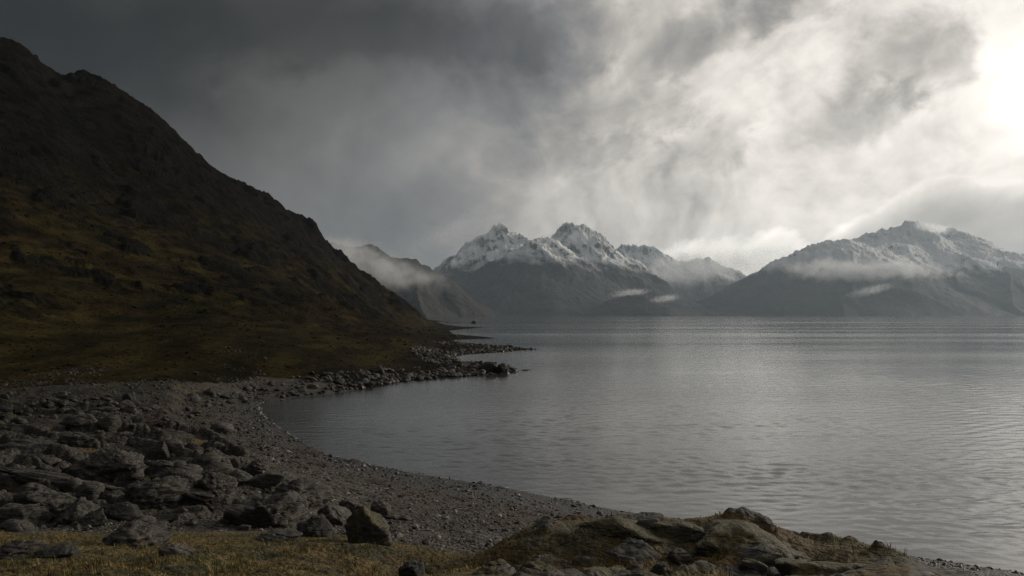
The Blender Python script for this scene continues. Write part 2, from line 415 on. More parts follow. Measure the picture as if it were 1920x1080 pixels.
def mountain_material(name, snow_lo, snow_hi, dark=(0.020, 0.023, 0.027), heath=(0.028, 0.028, 0.027)):
    m, t = material(name)
    p = posn(t)
    z = t.new('ShaderNodeSeparateXYZ', {'Vector': p}).outputs[2]
    nz = normz(t)
    n = t.noise(p, 0.006, 8, 0.62); nb = t.noise(p, 0.0018, 4, 0.55); fi = t.noise(p, 0.03, 5, 0.65)
    zz = t.m('MULTIPLY_ADD', t.m('SUBTRACT', nb, 0.5), 260.0, z)
    zz = t.m('MULTIPLY_ADD', t.m('SUBTRACT', n, 0.5), 330.0, zz)
    level = t.ss(zz, snow_lo, snow_hi)
    steep = t.ss(t.m('ADD', t.m('MULTIPLY_ADD', t.m('SUBTRACT', n, 0.5), 0.75, nz), t.m('MULTIPLY', t.m('SUBTRACT', fi, 0.5), 0.5)), 0.50, 0.66)
    snow = t.m('MULTIPLY', level, t.m('MULTIPLY_ADD', steep, 0.9, 0.1))
    rock = t.mix(t.ss(n, 0.35, 0.65), dark, heath)
    c = t.mix(snow, rock, (0.86, 0.87, 0.88))
    finish(t, c, 0.75, t.m('MULTIPLY_ADD', fi, 0.6, n), 28.0, 0.2)
    return m

# ------------------------------------------------------------------ near terrain
def tps_fit(pts, vals, lam=1e-4):
    n = len(pts)
    d2 = ((pts[:, None] - pts[None]) ** 2).sum(-1)
    K = np.where(d2 > 0, d2 * np.log(d2 + 1e-12) * 0.5, 0) + lam * np.eye(n)
    Pm = np.hstack([np.ones((n, 1)), pts])
    M = np.zeros((n + 3, n + 3)); M[:n, :n] = K; M[:n, n:] = Pm; M[n:, :n] = Pm.T
    return np.linalg.solve(M, np.concatenate([vals, np.zeros(3)]))
def tps_eval(sol, pts, q):
    n = len(pts); o = sol[n] + sol[n + 1] * q[:, 0] + sol[n + 2] * q[:, 1]
    for i in range(n):
        d2 = (q[:, 0] - pts[i, 0]) ** 2 + (q[:, 1] - pts[i, 1]) ** 2
        o += sol[i] * 0.5 * d2 * np.log(d2 + 1e-12)
    return o
US = 2.2
def uw(u, depth): return np.array([u * US, math.log(depth)])
G = []           # (u, depth, z)
def gz(px, depth, z): G.append(((px - 960) / FOC, depth, z))
def gp(px, py, depth):
    x, y, z = at(px, py, depth); G.append((x / y, y, z))
for px in (-350, 150, 650, 1150, 1650, 2250):
    gz(px, 4.5, 9.2)
for px, d, py in ((-350,13,1085),(0,13,1085),(480,13,1085),(900,12.5,1085),(1300,11.5,1085),(1700,11.5,1090),(2250,12,1110)): gp(px, py, d)
for px, py, d in ((-350,1032,18),(0,1034,18),(350,1036,18.5),(700,1030,19),(820,1036,19),
                  (-350,975,29),(100,970,30),(300,990,27),(560,1003,25),(700,1012,24),(800,1022,26.8)): gp(px, py, d)
for px, d, z in ((-350,42,4.2),(0,42,3.9),(200,42,3.8),(400,39,3.8),(550,42,3.2),(-350,62,3.9),(0,62,3.4),(200,62,3.2),(300,66,2.9),
                 (450,74,1.5),(600,55,1.2),(600,38,2.8),(700,46.6,1.6),(800,40,2.0),(850,32.4,3.0),(900,44.3,1.2),(1000,38.5,1.7),(1100,43,0.8),
                 (1000,32,2.6),(1200,30,2.6),(1400,30,2.1),(1600,30,1.7),(1920,30,1.3),(2250,30,1.2),(1920,21,3.6),(2250,20,4.0),(1780,20,4.0),(1700,35,1.0),(1400,37,1.2),
                 (1200,40,0.9),(900,27,3.9)): gz(px, d, z)
for px, py, d in ((880,1046,17.5),(950,1016,17),(1020,994,17),(1100,983,17),(1200,971,17.5),(1290,976,17.5),(1380,975,17.2),(1440,990,17),(1530,1016,16.6),(1600,1022,16.2),(1680,1044,15.6),(1720,1060,15.2)):
    gp(px, py, d); x_, y_, z_ = at(px, py, d); gz(px, d * 1.16, z_ - 1.0); gz(px, d * 0.84, z_ - 0.15)
# hill
for px, py, d in ((-350,742,78),(0,738,84),(200,731,93),(380,737,103),(470,738,116),
                  (-350,560,150),(0,600,150),(-350,380,230),(0,450,230),(-350,160,330),(0,300,320),(-350,-60,450),(0,84,480),(55,104,490),(105,150,500),(160,154,510),
                  (200,600,190),(200,450,300),(200,300,420),(196,164,520),(230,186,525),(290,226,545),(340,267,560),
                  (400,650,140),(400,550,260),(400,450,400),(405,326,600),(440,352,620),(470,360,640),(503,376,670),(550,414,720),
                  (600,690,135),(600,620,230),(600,540,450),(605,448,800),(615,474,800),(640,494,830),(680,518,880),
                  (700,685,162),(700,620,290),(700,575,600),(715,540,920),(760,570,1050),
                  (770,650,230),(780,620,420),(785,586,1150),(812,597,1300)): gp(px, py, d)
for px, py, d in ((-350,-60,450),(0,84,480),(105,150,500),(196,164,520),(290,226,545),(405,326,600),(503,376,670),(605,448,800),(680,518,880),(760,570,1050)):
    x, y, z = at(px, py, d)
    gz(px, d * 1.3, z * 0.94); gz(px, d * 2.2, z * 0.75)
for d, z_ in ((4.5, 9.2), (13, 7.7), (18, 6.6), (30, 5.0), (45, 4.5), (62, 4.1), (78, 4.0), (150, 14), (230, 48), (320, 105), (450, 185), (650, 190), (1000, 160)): gz(-1250, d, z_)
for d, z_ in ((4.5, 9.0), (12, 6.0), (20, 3.4), (30, 1.3)): gz(2900, d, z_)
G = np.array(G)
gpts = np.stack([G[:, 0] * US, np.log(G[:, 1])], 1)
gsol = tps_fit(gpts, G[:, 2] / np.sqrt(G[:, 1]))
SHORE_PX = [(2400,1150),(1920,1073),(1700,1041),(1540,1006),(1340,982),(1150,955),(950,915),(850,898),(760,884),(660,862),(600,848),(560,826),(520,801),(492,776),(484,760),
            (500,752),(600,741),(700,727),(760,716),(850,708),(905,703),(950,700),(975,696),(955,690),(905,684),(868,679),(856,675),(854,668),(880,664),(930,661),(975,657),(1005,655),
            (960,651),(900,647),(862,642),(850,638),(875,636),(933,634),(880,629),(852,626),(845,620),(868,617),(908,614.5),(862,612),(835,609),(826,606),(818,603.5),(835,602.3),(812,601),(800,599)]
SHORE = [on_water(*p) for p in SHORE_PX]
SHORE = np.array(SHORE + [(-400, 2600), (-3000, 2600), (-3000, -120), (160, -120)])
def shore_sd(x, y):
    P0 = SHORE; P1 = np.roll(SHORE, -1, 0)
    best = np.full(x.shape, 1e18); ins = np.zeros(x.shape, bool)
    for a, b in zip(P0, P1):
        ex, ey = b - a
        t = np.clip(((x - a[0]) * ex + (y - a[1]) * ey) / (ex * ex + ey * ey), 0, 1)
        d = (x - a[0] - t * ex) ** 2 + (y - a[1] - t * ey) ** 2
        np.minimum(best, d, out=best)
        cr = (a[1] > y) != (b[1] > y)
        if ey != 0: ins ^= cr & (x < a[0] + (y - a[1]) / ey * ex)
    return np.where(ins, 1, -1) * np.sqrt(best)
def foot_depth(px): return np.interp(px, [-400, 0, 200, 380, 484, 500], [74, 80, 90, 104, 118, 118])

cols = np.concatenate([np.linspace(-1.5, -0.74, 56, endpoint=False), np.linspace(-0.74, 0.74, 640), np.linspace(0.76, 1.3, 24)])
NC = len(cols)
rows = np.concatenate([np.geomspace(4, 11, 16, endpoint=False), np.geomspace(11, 100, 380, endpoint=False), np.geomspace(100, 1350, 520, endpoint=False), np.geomspace(1350, 2300, 24)])
NR = len(rows)
Ug, Yg = np.meshgrid(cols, rows); Xg = Ug * Yg
q = np.stack([Ug.ravel() * US, np.log(Yg.ravel())], 1)
Ztps = (tps_eval(gsol, gpts, q) * np.sqrt(q[:, 0] * 0 + Yg.ravel())).reshape(NR, NC)
# the waterline wanders a little on a scale that grows with distance
wob = np.clip(Yg / 300, 0.12, 2.2)
SD = shore_sd(Xg.ravel(), Yg.ravel()).reshape(NR, NC)
SD = SD + wob * 1.3 * fbm2(Xg / (7 * wob + 1), Yg / (14 * wob + 1), 4, 91)
PX = 960 + FOC * Ug
hillw = sstep(np.log(Yg) - np.log(foot_depth(PX)), -0.04, 0.22) * (PX < 1100)
z = np.maximum(Ztps, 0.35)
# relief of the hill: gullies, spurs and crags
wx = Xg + 10 * fbm2(Xg / 60, Yg / 60, 3, 5); wy = Yg + 14 * fbm2(Xg / 60, Yg / 60, 3, 6)
ca, sa = math.cos(0.30), math.sin(0.30)
rx, ry = wx * ca + wy * sa, -wx * sa + wy * ca
far = np.clip(Yg / 300, 0.25, 2.5)
rel = 6.0 * far * fbm2(rx / (130 * np.sqrt(far)), ry / (48 * np.sqrt(far)), 5, 11, 0.46, True) + 2.1 * far * fbm2(rx / 26, ry / 11, 4, 12, 0.5, True) + 0.5 * fbm2(wx / 5, wy / 5, 4, 14)
crag = sstep(fbm2(rx / 90, ry / 40, 4, 44), 0.02, 0.4)
step = 5.0 * far
zz = z + 1.5 * fbm2(wx / 25, wy / 25, 3, 71)
tz = zz / step; fr = tz - np.floor(tz)
terr = (np.floor(tz) + sstep(fr, 0.55, 0.9)) * step - zz
kn = fbm2(rx / (34 * np.sqrt(far)), ry / (15 * np.sqrt(far)), 5, 141, 0.55)
knz = sstep(kn, 0.10, 0.34) * sstep(z, 5, 18)
knob = knz * 1.3 * far * (1 + 0.6 * fbm2(wx / (5 * far), wy / (4 * far), 4, 143, 0.6, True))
z = z + hillw * (sstep(z, 2.0, 16) * (rel - 3.6 * far + terr * 0.8 * crag + knob) + sstep(z, 1.0, 5) * (0.75 * np.clip(far, .5, 1.5) * fbm2(rx / 13, ry / 7, 5, 18, 0.55, True)))
# relief of the near ground: bedrock split along joints into tilted blocks
def blocks(X, Y, sx, sy, rot, seed, tilt=0.35):
    c_, s_ = math.cos(rot), math.sin(rot)
    a_ = (X * c_ + Y * s_) / sx; b_ = (-X * s_ + Y * c_) / sy
    a_ = a_ + 0.25 * fbm2(X / 1.3, Y / 1.3, 3, seed + 3); b_ = b_ + 0.25 * fbm2(X / 1.3, Y / 1.3, 3, seed + 4)
    ia = np.floor(a_).astype(np.int64); ib = np.floor(b_).astype(np.int64)
    f1 = np.full(X.shape, 9.0); f2 = np.full(X.shape, 9.0); out = np.zeros(X.shape)
    for da in (-1, 0, 1):
        for db in (-1, 0, 1):
            ca_, cb_ = ia + da, ib + db
            r1 = _hash(ca_, cb_, np.int64(seed)) / 4294967296.0; r2 = _hash(ca_, cb_, np.int64(seed + 1)) / 4294967296.0
            r3 = _hash(ca_, cb_, np.int64(seed + 2)) / 4294967296.0; r4 = _hash(ca_, cb_, np.int64(seed + 7)) / 4294967296.0
            dx_ = a_ - (ca_ + 0.15 + 0.7 * r1); dy_ = b_ - (cb_ + 0.15 + 0.7 * r2)
            d_ = np.hypot(dx_, dy_)
            val = r3 + tilt * ((r4 - 0.75) * 2 * dx_ + (r1 - 0.5) * 2 * dy_)
            nearer = d_ < f1
            f2 = np.where(nearer, f1, np.minimum(f2, d_)); out = np.where(nearer, val, out); f1 = np.where(nearer, d_, f1)
    return out - 0.55 * np.exp(-((f2 - f1) / 0.10) ** 2)
nearw = (1 - hillw)
rocky_left = sstep(PX, 520, 380) * sstep(Yg, 25, 32)
bank = sstep(Yg, 27, 20)
outc = sstep(fbm2((Xg + Yg * 0.3) / 7.0, (Yg - .3 * Xg) / 5.0, 4, 151, 0.5), -0.22, 0.05) * sstep(PX, 640, 540) * sstep(Yg, 26, 29) * sstep(PX - 4.2 * (78 - Yg), 420, 330)
bl1 = np.zeros_like(Xg); bl2 = np.zeros_like(Xg)
rr_ = slice(np.searchsorted(rows, 20), np.searchsorted(rows, 110))
bl1[rr_] = blocks(Xg[rr_], Yg[rr_], 3.8, 1.5, -0.45, 161); bl2[rr_] = blocks(Xg[rr_], Yg[rr_], 0.9, 0.55, -0.3, 171)
z += nearw * (0.06 * fbm2(Xg / 1.5, Yg / 1.5, 4, 21) + outc * sstep(Yg, 95, 60) * (0.85 * (bl1 - 0.3) + 0.20 * (bl2 - 0.4)) + rocky_left * (0.6 * fbm2((Xg + Yg * 0.3) / 11.0, (Yg - .3 * Xg) / 4.5, 3, 27, 0.5, True) + 0.22 * fbm2((Xg + Yg * 0.35) / 5.0, (Yg - .35 * Xg) / 2.4, 6, 22, 0.58, True)) + bank * (0.30 * fbm2(Xg / 1.9, Yg / 1.6, 5, 23, 0.55)))
slope_k = np.where(PX < 1100, np.interp(np.log(Yg), np.log([20, 60, 105, 125, 180, 400, 1300]), [0.16, 0.13, 0.16, 0.34, 0.30, 0.14, 0.09]), 0.16)
reach = np.where(PX < 1100, np.interp(np.log(Yg), np.log([20, 100, 180, 400, 1300]), [9, 9, 7, 16, 30]), 9)
cap = np.maximum(SD, 0) * slope_k + np.maximum(SD - reach, 0) * 0.8
cap = cap + sstep(SD, 0.0, 4) * 0.35 * np.clip(Yg / 250, 0.1, 1.6) * np.clip(fbm2(Xg / (3 * wob + 1), Yg / (6 * wob + 1), 4, 95, 0.55, True), -0.5, 1) * hillw
kk = 0.22
Z = -kk * np.logaddexp(-z / kk, -cap / kk)
Z = np.where(SD > 0, np.maximum(Z, np.minimum(SD * 0.05, 0.25)), np.maximum(SD * 0.25, -0.9))
LR = np.log(rows)
def ground_z(x, y):
    x = np.atleast_1d(x); y = np.atleast_1d(y)
    c = np.clip(np.interp(x / y, cols, np.arange(NC)), 0, NC - 1.001)
    r = np.clip(np.interp(np.log(y), LR, np.arange(NR)), 0, NR - 1.001)
    ci = c.astype(int); ri = r.astype(int); cf = c - ci; rf = r - ri
    return (Z[ri, ci] * (1 - cf) + Z[ri, ci + 1] * cf) * (1 - rf) + (Z[ri + 1, ci] * (1 - cf) + Z[ri + 1, ci + 1] * cf) * rf
SAMP = np.geomspace(10, 1500, 1600)
def hit(px, py):
    d = ray(px, py); t = SAMP / d[1]
    g = np.maximum(ground_z(d[0] * t, SAMP), 0)
    zz = CAM_H + d[2] * t
    i = np.argmax(zz <= g)
    if zz[i] > g[i]: i = len(SAMP) - 1
    return d[0] * t[i], SAMP[i], g[i]
turf_a = np.clip(np.maximum(sstep(Yg, 29, 22) * sstep(PX, 1760, 1640), 0.46 * rocky_left + 0.0), 0, 1)
turf_a = np.maximum(turf_a, 0.42 * sstep(PX, 420, 300) * sstep(np.log(Yg) - np.log(foot_depth(PX)), -0.12, 0.02))
turf_a = np.where(SD < 2.5, 0, turf_a) * (1 - 0.75 * outc * sstep(bl1, 0.15, 0.4) * (Yg > 24))
moundw = sstep(PX, 880, 980) * sstep(PX, 1745, 1680) * sstep(Yg, 22, 19)
mrock = sstep(fbm2(Xg / 1.9 + 3, Yg / 1.3, 4, 131, 0.45), 0.08, 0.22) * moundw
turf_a = np.where(moundw > 0, turf_a * (1 - 0.9 * mrock), turf_a)
heath_a = sstep(PX, 450, 330) * sstep(np.log(Yg) - np.log(foot_depth(PX)) + 0.25 * fbm2(Xg / 5, Yg / 8, 4, 181), -0.62, -0.18) * np.clip(0.85 + 0.8 * fbm2(Xg / 3, Yg / 5, 4, 182), 0, 1)
rock_a = np.clip(np.maximum(np.maximum(rocky_left, outc), moundw), 0, 1)
Z += moundw * (0.12 * mrock + 0.05 * mrock * fbm2(Xg / 0.7, Yg / 0.6, 3, 132, 0.5, True))
hill_rock = np.maximum(0.85 * sstep(kn, 0.15, 0.22) * sstep(Z, 5, 18), sstep(SD, 9, 3) * 0.95 * np.clip(0.75 + fbm2(Xg / 4, Yg / 8, 4, 77), 0, 1))
verts = np.stack([Xg, Yg, Z], -1).reshape(-1, 3)
faces = grid_faces(NR, NC)
keep = (Z.ravel()[faces] > -0.85).any(1)
hm = (hillw.ravel()[faces].mean(1) > 0.35)
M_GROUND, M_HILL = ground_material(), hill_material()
v, f, a = compact(verts, faces[keep & ~hm], {'turf': turf_a, 'rock': rock_a, 'heath': heath_a})
link('ground', mesh_np('ground', v, f, M_GROUND, True, a), 'structure')
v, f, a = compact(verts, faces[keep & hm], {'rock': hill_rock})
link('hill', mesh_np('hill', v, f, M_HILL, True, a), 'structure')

# ------------------------------------------------------------------ water
def water_material():
    m, t = material('sea_water')
    p = posn(t)
    q1 = t.new('ShaderNodeMapping', {'Vector': p, 'Rotation': (0, 0, math.radians(-8)), 'Scale': (0.55, 1.3, 1)}).outputs[0]
    a = t.noise(q1, 2.2, 5, 0.6); b = t.noise(q1, 0.45, 4, 0.6)
    q2 = t.new('ShaderNodeMapping', {'Vector': p, 'Rotation': (0, 0, math.radians(-6)), 'Scale': (0.0016, 0.012, 1)}).outputs[0]
    wind = t.noise(q2, 1.0, 5, 0.6)
    h = t.m('MULTIPLY_ADD', a, 0.10, t.m('MULTIPLY', b, 0.30))
    h = t.m('MULTIPLY', h, t.ss(wind, 0.32, 0.66, 0.25, 1.25))
    bump = t.new('ShaderNodeBump', {'Height': h, 'Distance': 0.24, 'Strength': 1.0}).outputs[0]
    rough = t.ss(wind, 0.3, 0.7, 0.05, 0.13)
    b_ = t.new('ShaderNodeBsdfPrincipled', {'Base Color': (0.046, 0.050, 0.049, 1), 'Roughness': rough, 'IOR': 1.333, 'Specular IOR Level': 0.85, 'Normal': bump})
    t.new('ShaderNodeOutputMaterial', {'Surface': b_.outputs[0]})
    return m
wc = np.concatenate([np.linspace(-5, -0.36, 12, endpoint=False), np.linspace(-0.36, 0.74, 470, endpoint=False), np.linspace(0.74, 5, 12)])
wr = np.concatenate([np.geomspace(3, 30, 12, endpoint=False), np.geomspace(30, 700, 720, endpoint=False), np.geomspace(700, 13500, 60)])
Uw, Yw = np.meshgrid(wc, wr); Xw = Uw * Yw
sdw = shore_sd(Xw.ravel(), Yw.ravel()).reshape(Xw.shape)
h = np.zeros_like(Xw)
sp = np.maximum(Yw * (1.1 / 470), Yw * math.log(700 / 30) / 720)
wrng = np.random.default_rng(3)
for k in range(56):
    lam = 0.40 * (3.6 / 0.40) ** (k / 55.0)
    th = math.radians(-97 + wrng.normal(5, 24)); ph = wrng.uniform(0, 6.28)
    amp_ = 0.0052 * lam * (1.0 if lam < 2.0 else (1.7 / lam) ** 2.0)
    kx, ky = math.cos(th) * 2 * math.pi / lam, math.sin(th) * 2 * math.pi / lam
    s = np.sin(kx * Xw + ky * Yw + ph)
    h += amp_ * sstep(lam / sp, 2.2, 5.0) * (2.0 * (0.5 * s + 0.5) ** 2.6 - 0.7)
gust = np.clip(0.72 + 0.95 * fbm2(Xw / 30, Yw / 26, 4, 61), 0.2, 1.6)
h *= gust * (sstep(-sdw, -1.0, 8) * 0.9 + 0.1) * (0.35 + 0.65 * sstep(Xw + 0.12 * (Yw - 100), -22, 12))
h = np.where(Yw > 690, 0, h) * sstep(Uw, -0.36, -0.33) * sstep(Uw, 0.74, 0.71)
wv = np.stack([Xw, Yw, h], -1).reshape(-1, 3); wf = grid_faces(*Xw.shape)
keep = (sdw.ravel()[wf] < 4.0).any(1)
v, f, _ = compact(wv, wf[keep])
link('water', mesh_np('water', v, f, water_material(), True), 'structure')

# ------------------------------------------------------------------ far mountains
def mountain(name, ridges, u0, u1, d0, d1, nc, nr, mat, slope=0.72, amp=0.2, seed=0, warp=160, wl=700):
    nr = int(nr * 0.85); us = np.linspace((u0 - 960) / FOC, (u1 - 960) / FOC, nc); ds = np.linspace(d0, d1, nr)
    U, Y = np.meshgrid(us, ds); X = U * Y
    xw = X + warp * fbm2(X / wl, Y / wl, 4, seed + 1); yw = Y + warp * fbm2(X / wl, Y / wl, 4, seed + 2)
    H = np.full(X.shape, -1e9)
    for rd in ridges:
        sl = slope
        P_ = [at(*p) for p in rd]
        for a, b in zip(P_[:-1], P_[1:]):
            ex, ey = b[0] - a[0], b[1] - a[1]
            t = np.clip(((xw - a[0]) * ex + (yw - a[1]) * ey) / (ex * ex + ey * ey + 1e-9), 0, 1)
            dist = np.hypot(xw - a[0] - t * ex, yw - a[1] - t * ey)
            hh = a[2] + (b[2] - a[2]) * t
            H = np.maximum(H, hh - sl * dist * (1 - 0.18 * np.clip(dist / 2200, 0, 1)))
    hmax = H.max()
    rdg = fbm2(xw / wl, yw / wl, 6, seed + 3, 0.52, True)
    H = H + amp * np.clip(H, 0, None) ** 0.5 * hmax ** 0.5 * (rdg - 0.35)
    H = H + 0.035 * hmax * np.clip(H / hmax, 0, 1) * fbm2(X / 90, Y / 90, 4, seed + 4, 0.6, True)
    H = np.maximum(H, -0.9)
    vv = np.stack([X, Y, H], -1).reshape(-1, 3); ff = grid_faces(nr, nc)
    kp = (H.ravel()[ff] > -0.85).any(1)
    v, f, _ = compact(vv, ff[kp])
    return link(name, mesh_np(name, v, f, mat, True), 'structure')
M_C = mountain_material('snowy_crags', 470, 640)
M_R = mountain_material('snowy_massif', 470, 660)
M_H = mountain_material('dark_headland', 360, 560, (0.020, 0.021, 0.022), (0.032, 0.030, 0.026))
D1, D2, D3, D4, D5 = 9600, 8000, 9200, 12500, 10800
mountain('mountain', [[(780,530,D1),(820,503,D1),(850,480,D1),(880,462,D1),(905,448,D1),(925,437,D1),(945,430,D1),(965,446,D1),(985,460,D1),(1010,480,D1),(1040,510,D1)],
    [(905,448,D1),(880,500,9000),(840,560,8300)], [(945,430,D1),(935,490,9000),(900,570,8200)]], 690, 1130, 7700, 10600, 380, 150, M_C, 0.75, 0.20, 100)
mountain('mountain', [[(800,545,8100),(860,517,8100),(900,506,D2),(935,490,D2),(962,474,D2),(985,457,D2),(1003,448,D2),(1020,453,D2),(1038,470,D2),(1056,481,D2),(1085,500,D2),(1120,523,D2),(1180,552,D2),(1260,585,D2)],
    [(1003,448,D2),(985,500,7600),(962,550,7100),(905,590,6700)], [(1040,470,D2),(1075,535,7400),(1095,589,6900)], [(935,490,D2),(905,550,7400),(880,589,6900)], [(1120,523,D2),(1150,570,7500)]], 770, 1330, 6300, 8900, 440, 150, M_C, 0.72, 0.17, 200)
mountain('mountain', [[(1000,480,D3),(1020,462,D3),(1035,449,D3),(1052,436,D3),(1075,429,D3),(1088,432,D3),(1097,429,D3),(1110,439,D3),(1121,456,D3),(1130,471,D3),(1150,485,D3),(1175,504,D3),(1205,524,D3),(1240,547,D3),(1270,563,D3),(1320,586,D3)],
    [(1097,429,D3),(1090,490,8700),(1105,545,8200)], [(1150,485,D3),(1165,530,8700),(1150,575,8100)], [(1060,434,D3),(1055,490,8750)], [(1205,524,D3),(1215,565,8600)]], 940, 1380, 7600, 10300, 380, 150, M_C, 0.8, 0.19, 300)
mountain('mountain', [[(1050,500,D4),(1120,482,D4),(1150,472,D4),(1182,467,D4),(1215,470,D4),(1240,482,D4),(1275,500,D4),(1300,494,D4),(1325,488,D4),(1350,497,D4),(1372,516,D4),(1395,533,D4),(1430,560,D4),(1480,590,D4)],
    [(1182,467,D4),(1200,530,11700),(1230,580,11000)], [(1325,488,D4),(1320,540,11700),(1300,585,11000)]], 1040, 1500, 10500, 13400, 330, 120, M_C, 0.75, 0.2, 400)
mountain('hill', [[(1090,587,7000),(1120,575,7000),(1150,561,7000),(1180,553,7000),(1205,552,7000),(1240,562,7000),(1285,573,7000),(1330,582,7000),(1390,590,7000)]], 1060, 1420, 6300, 7700, 240, 70, M_H, 0.5, 0.14, 500, 60, 300)
mountain('mountain', [[(1250,585,9200),(1300,573,9200),(1345,553,9300),(1390,534,9400),(1430,513,9500),(1470,492,9500),(1500,474,9500),(1540,461,9500),(1570,455,9500),(1592,454,9500),(1622,458,9600),(1655,463,9800),(1700,462,10200),(1730,440,10600)],
    [(1340,560,D5),(1400,521,D5),(1450,492,D5),(1510,464,D5),(1560,452,D5),(1620,440,D5),(1680,427,D5),(1715,421,D5),(1742,429,D5),(1765,434,D5),(1785,428,D5),(1806,440,D5),(1830,456,D5),(1856,470,D5),(1885,479,D5),(1925,485,D5),(1990,500,D5),(2100,525,D5),(2250,560,D5)],
    [(1742,430,D5),(1765,461,10200),(1808,484,9800),(1850,499,9500),(1890,509,9300),(1960,535,9000),(2060,575,8700)],
    [(1592,454,9500),(1605,500,8900),(1600,560,8200),(1590,589,7800)], [(1655,463,9800),(1690,515,9000),(1720,588,8000)], [(1808,484,9800),(1800,530,9000),(1790,588,8200)],
    [(1470,492,9500),(1480,545,8800),(1470,588,8200)], [(1890,509,9300),(1900,555,8700),(1910,589,8200)]], 1220, 2200, 7300, 12000, 640, 190, M_R, 0.62, 0.085, 600)
D7 = 4000
mountain('headland', [[(420,400,D7),(560,432,D7),(600,449,D7),(630,459,D7),(655,466,D7),(690,463,D7),(705,471,D7),(740,488,D7),(765,492,D7),(800,505,D7),(826,519,D7),(850,530,D7),(876,545,D7),(902,560,D7),(922,573,D7),(948,592,D7)],
    [(655,466,D7),(680,540,3650),(690,592,3350)], [(765,492,D7),(790,550,3700),(800,592,3450)], [(850,530,D7),(865,575,3800)]], 380, 980, 3100, 4700, 430, 130, M_H, 0.72, 0.10, 700, 70, 330)

# ------------------------------------------------------------------ air
def haze_box():
    bm = bmesh.new(); bmesh.ops.create_cube(bm, size=1.0)
    for v_ in bm.verts: v_.co = ((v_.co.x) * 90000, 4000 + v_.co.y * 24000, 668.0 + v_.co.z * 1340)
    me = bpy.data.meshes.new('haze'); bm.to_mesh(me); bm.free()
    m = bpy.data.materials.new('haze_air'); m.use_nodes = True; t = NT(m.node_tree)
    pv = t.new('ShaderNodeVolumePrincipled', {'Color': (0.70, 0.85, 1.0, 1), 'Density': 3.3e-5, 'Anisotropy': 0.35})
    t.new('ShaderNodeOutputMaterial', {'Volume': pv.outputs[0]})
    me.materials.append(m)
    link('haze', me, 'stuff')
haze_box()

# low mist: closed soft bodies of cloud lying against the slopes
def mist_material(seed, density, scale, lo, hi, aniso, prop):
    m = bpy.data.materials.new('mist_vapour'); m.use_nodes = True; t = NT(m.node_tree)
    oc = t.new('ShaderNodeTexCoord').outputs['Object']
    r = t.vm('LENGTH', oc, out=1)
    body = t.ss(r, 1.0, 0.15)
    q = t.vm('ADD', t.vm('MULTIPLY', oc, prop), (seed * 3.7, seed * 1.3, seed * 2.1))
    n = t.noise(q, scale, 6, 0.58, 0.3)
    d = t.ss(t.m('MULTIPLY_ADD', body, 0.20, n), lo, hi)
    d = t.m('MULTIPLY', t.m('MULTIPLY', d, body), density)
    pv = t.new('ShaderNodeVolumePrincipled', {'Color': (0.97, 0.98, 1.0, 1), 'Density': d, 'Anisotropy': aniso})
    t.new('ShaderNodeOutputMaterial', {'Volume': pv.outputs[0]})
    return m
def mist(px, py, depth, hw, hh, ry, tau, seed, roll=0.0, scale=1.5, lo=0.53, hi=0.86, aniso=0.35):
    c = at(px, py, depth); k = depth / FOC
    bm = bmesh.new(); bmesh.ops.create_icosphere(bm, subdivisions=3, radius=1.0)
    me = bpy.data.meshes.new('mist'); bm.to_mesh(me); bm.free()
    me.materials.append(mist_material(seed, tau / (ry * 0.9), scale, lo, hi, aniso, (hw / hh, ry / (hh * k), 1.0)))
    o = link('mist', me, 'stuff')
    o.location = c; o.scale = (hw * k, ry, hh * k); o.rotation_euler = (0, math.radians(roll), 0)
mist(720, 505, 3480, 190, 52, 330, 2.6, 1, 14)
mist(650, 468, 3700, 130, 40, 250, 2.2, 2, 8)
mist(860, 440, 9000, 150, 50, 500, 2.2, 3, -20, 1.0, aniso=0.75)
mist(1590, 508, 8450, 190, 34, 420, 5.0, 4, 2)
mist(1690, 505, 8600, 150, 26, 300, 3.5, 14, 2)
mist(1182, 549, 7250, 60, 12, 140, 2.4, 5, -6, 2.4)
mist(1247, 560, 6800, 46, 11, 110, 2.4, 6, -8, 2.4)
mist(1748, 428, 10450, 60, 14, 220, 4.0, 8, 8, 1.8, aniso=0.6)
mist(1300, 502, 11300, 240, 52, 700, 2.0, 9, -6, 1.8, 0.50, 0.80, aniso=0.6)
mist(1630, 545, 8000, 70, 14, 200, 2.2, 10, -14, 2.0)
mist(1050, 452, 8900, 120, 30, 300, 1.2, 21, -10, 2.0, aniso=0.6)
# ------------------------------------------------------------------ rock
def rock_material(name, moss, tone=1.0):
    m, t = material(name)
    p = posn(t)
    c, h = rock_layers(t, p, tone)
    if moss > 0:
        nz = normz(t); mn = t.noise(p, 1.1, 6, 0.62)
        f = t.ss(t.m('ADD', t.m('MULTIPLY', nz, 0.55), t.m('MULTIPLY', t.m('SUBTRACT', mn, 0.5), 1.7)), 0.80 - moss, 0.95 - moss)
        mc = t.ramp(t.noise(p, 2.3, 5, 0.65), [(0.3, (0.034, 0.033, 0.010)), (0.5, (0.080, 0.066, 0.018)), (0.7, (0.125, 0.090, 0.026))])
        tex = t.noise(p, 14.0, 4, 0.7)
        mc = t.mix(0.8, mc, t.mix(t.ss(tex, 0.3, 0.7), (0.35, 0.35, 0.33), (1.5, 1.5, 1.45)), 'MULTIPLY')
        c = t.mix(f, c, mc)
        h = t.m('ADD', h, t.m('MULTIPLY', f, t.m('MULTIPLY_ADD', tex, 0.22, 0.12)))
    finish(t, c, 0.66, h, 0.32, 0.45)
    return m
M_ROCK = rock_material('weathered_rock', 0.0)
M_PALE = rock_material('pale_rock', 0.0, 1.7)
M_DARK = rock_material('dark_rock', 0.0, 0.5)
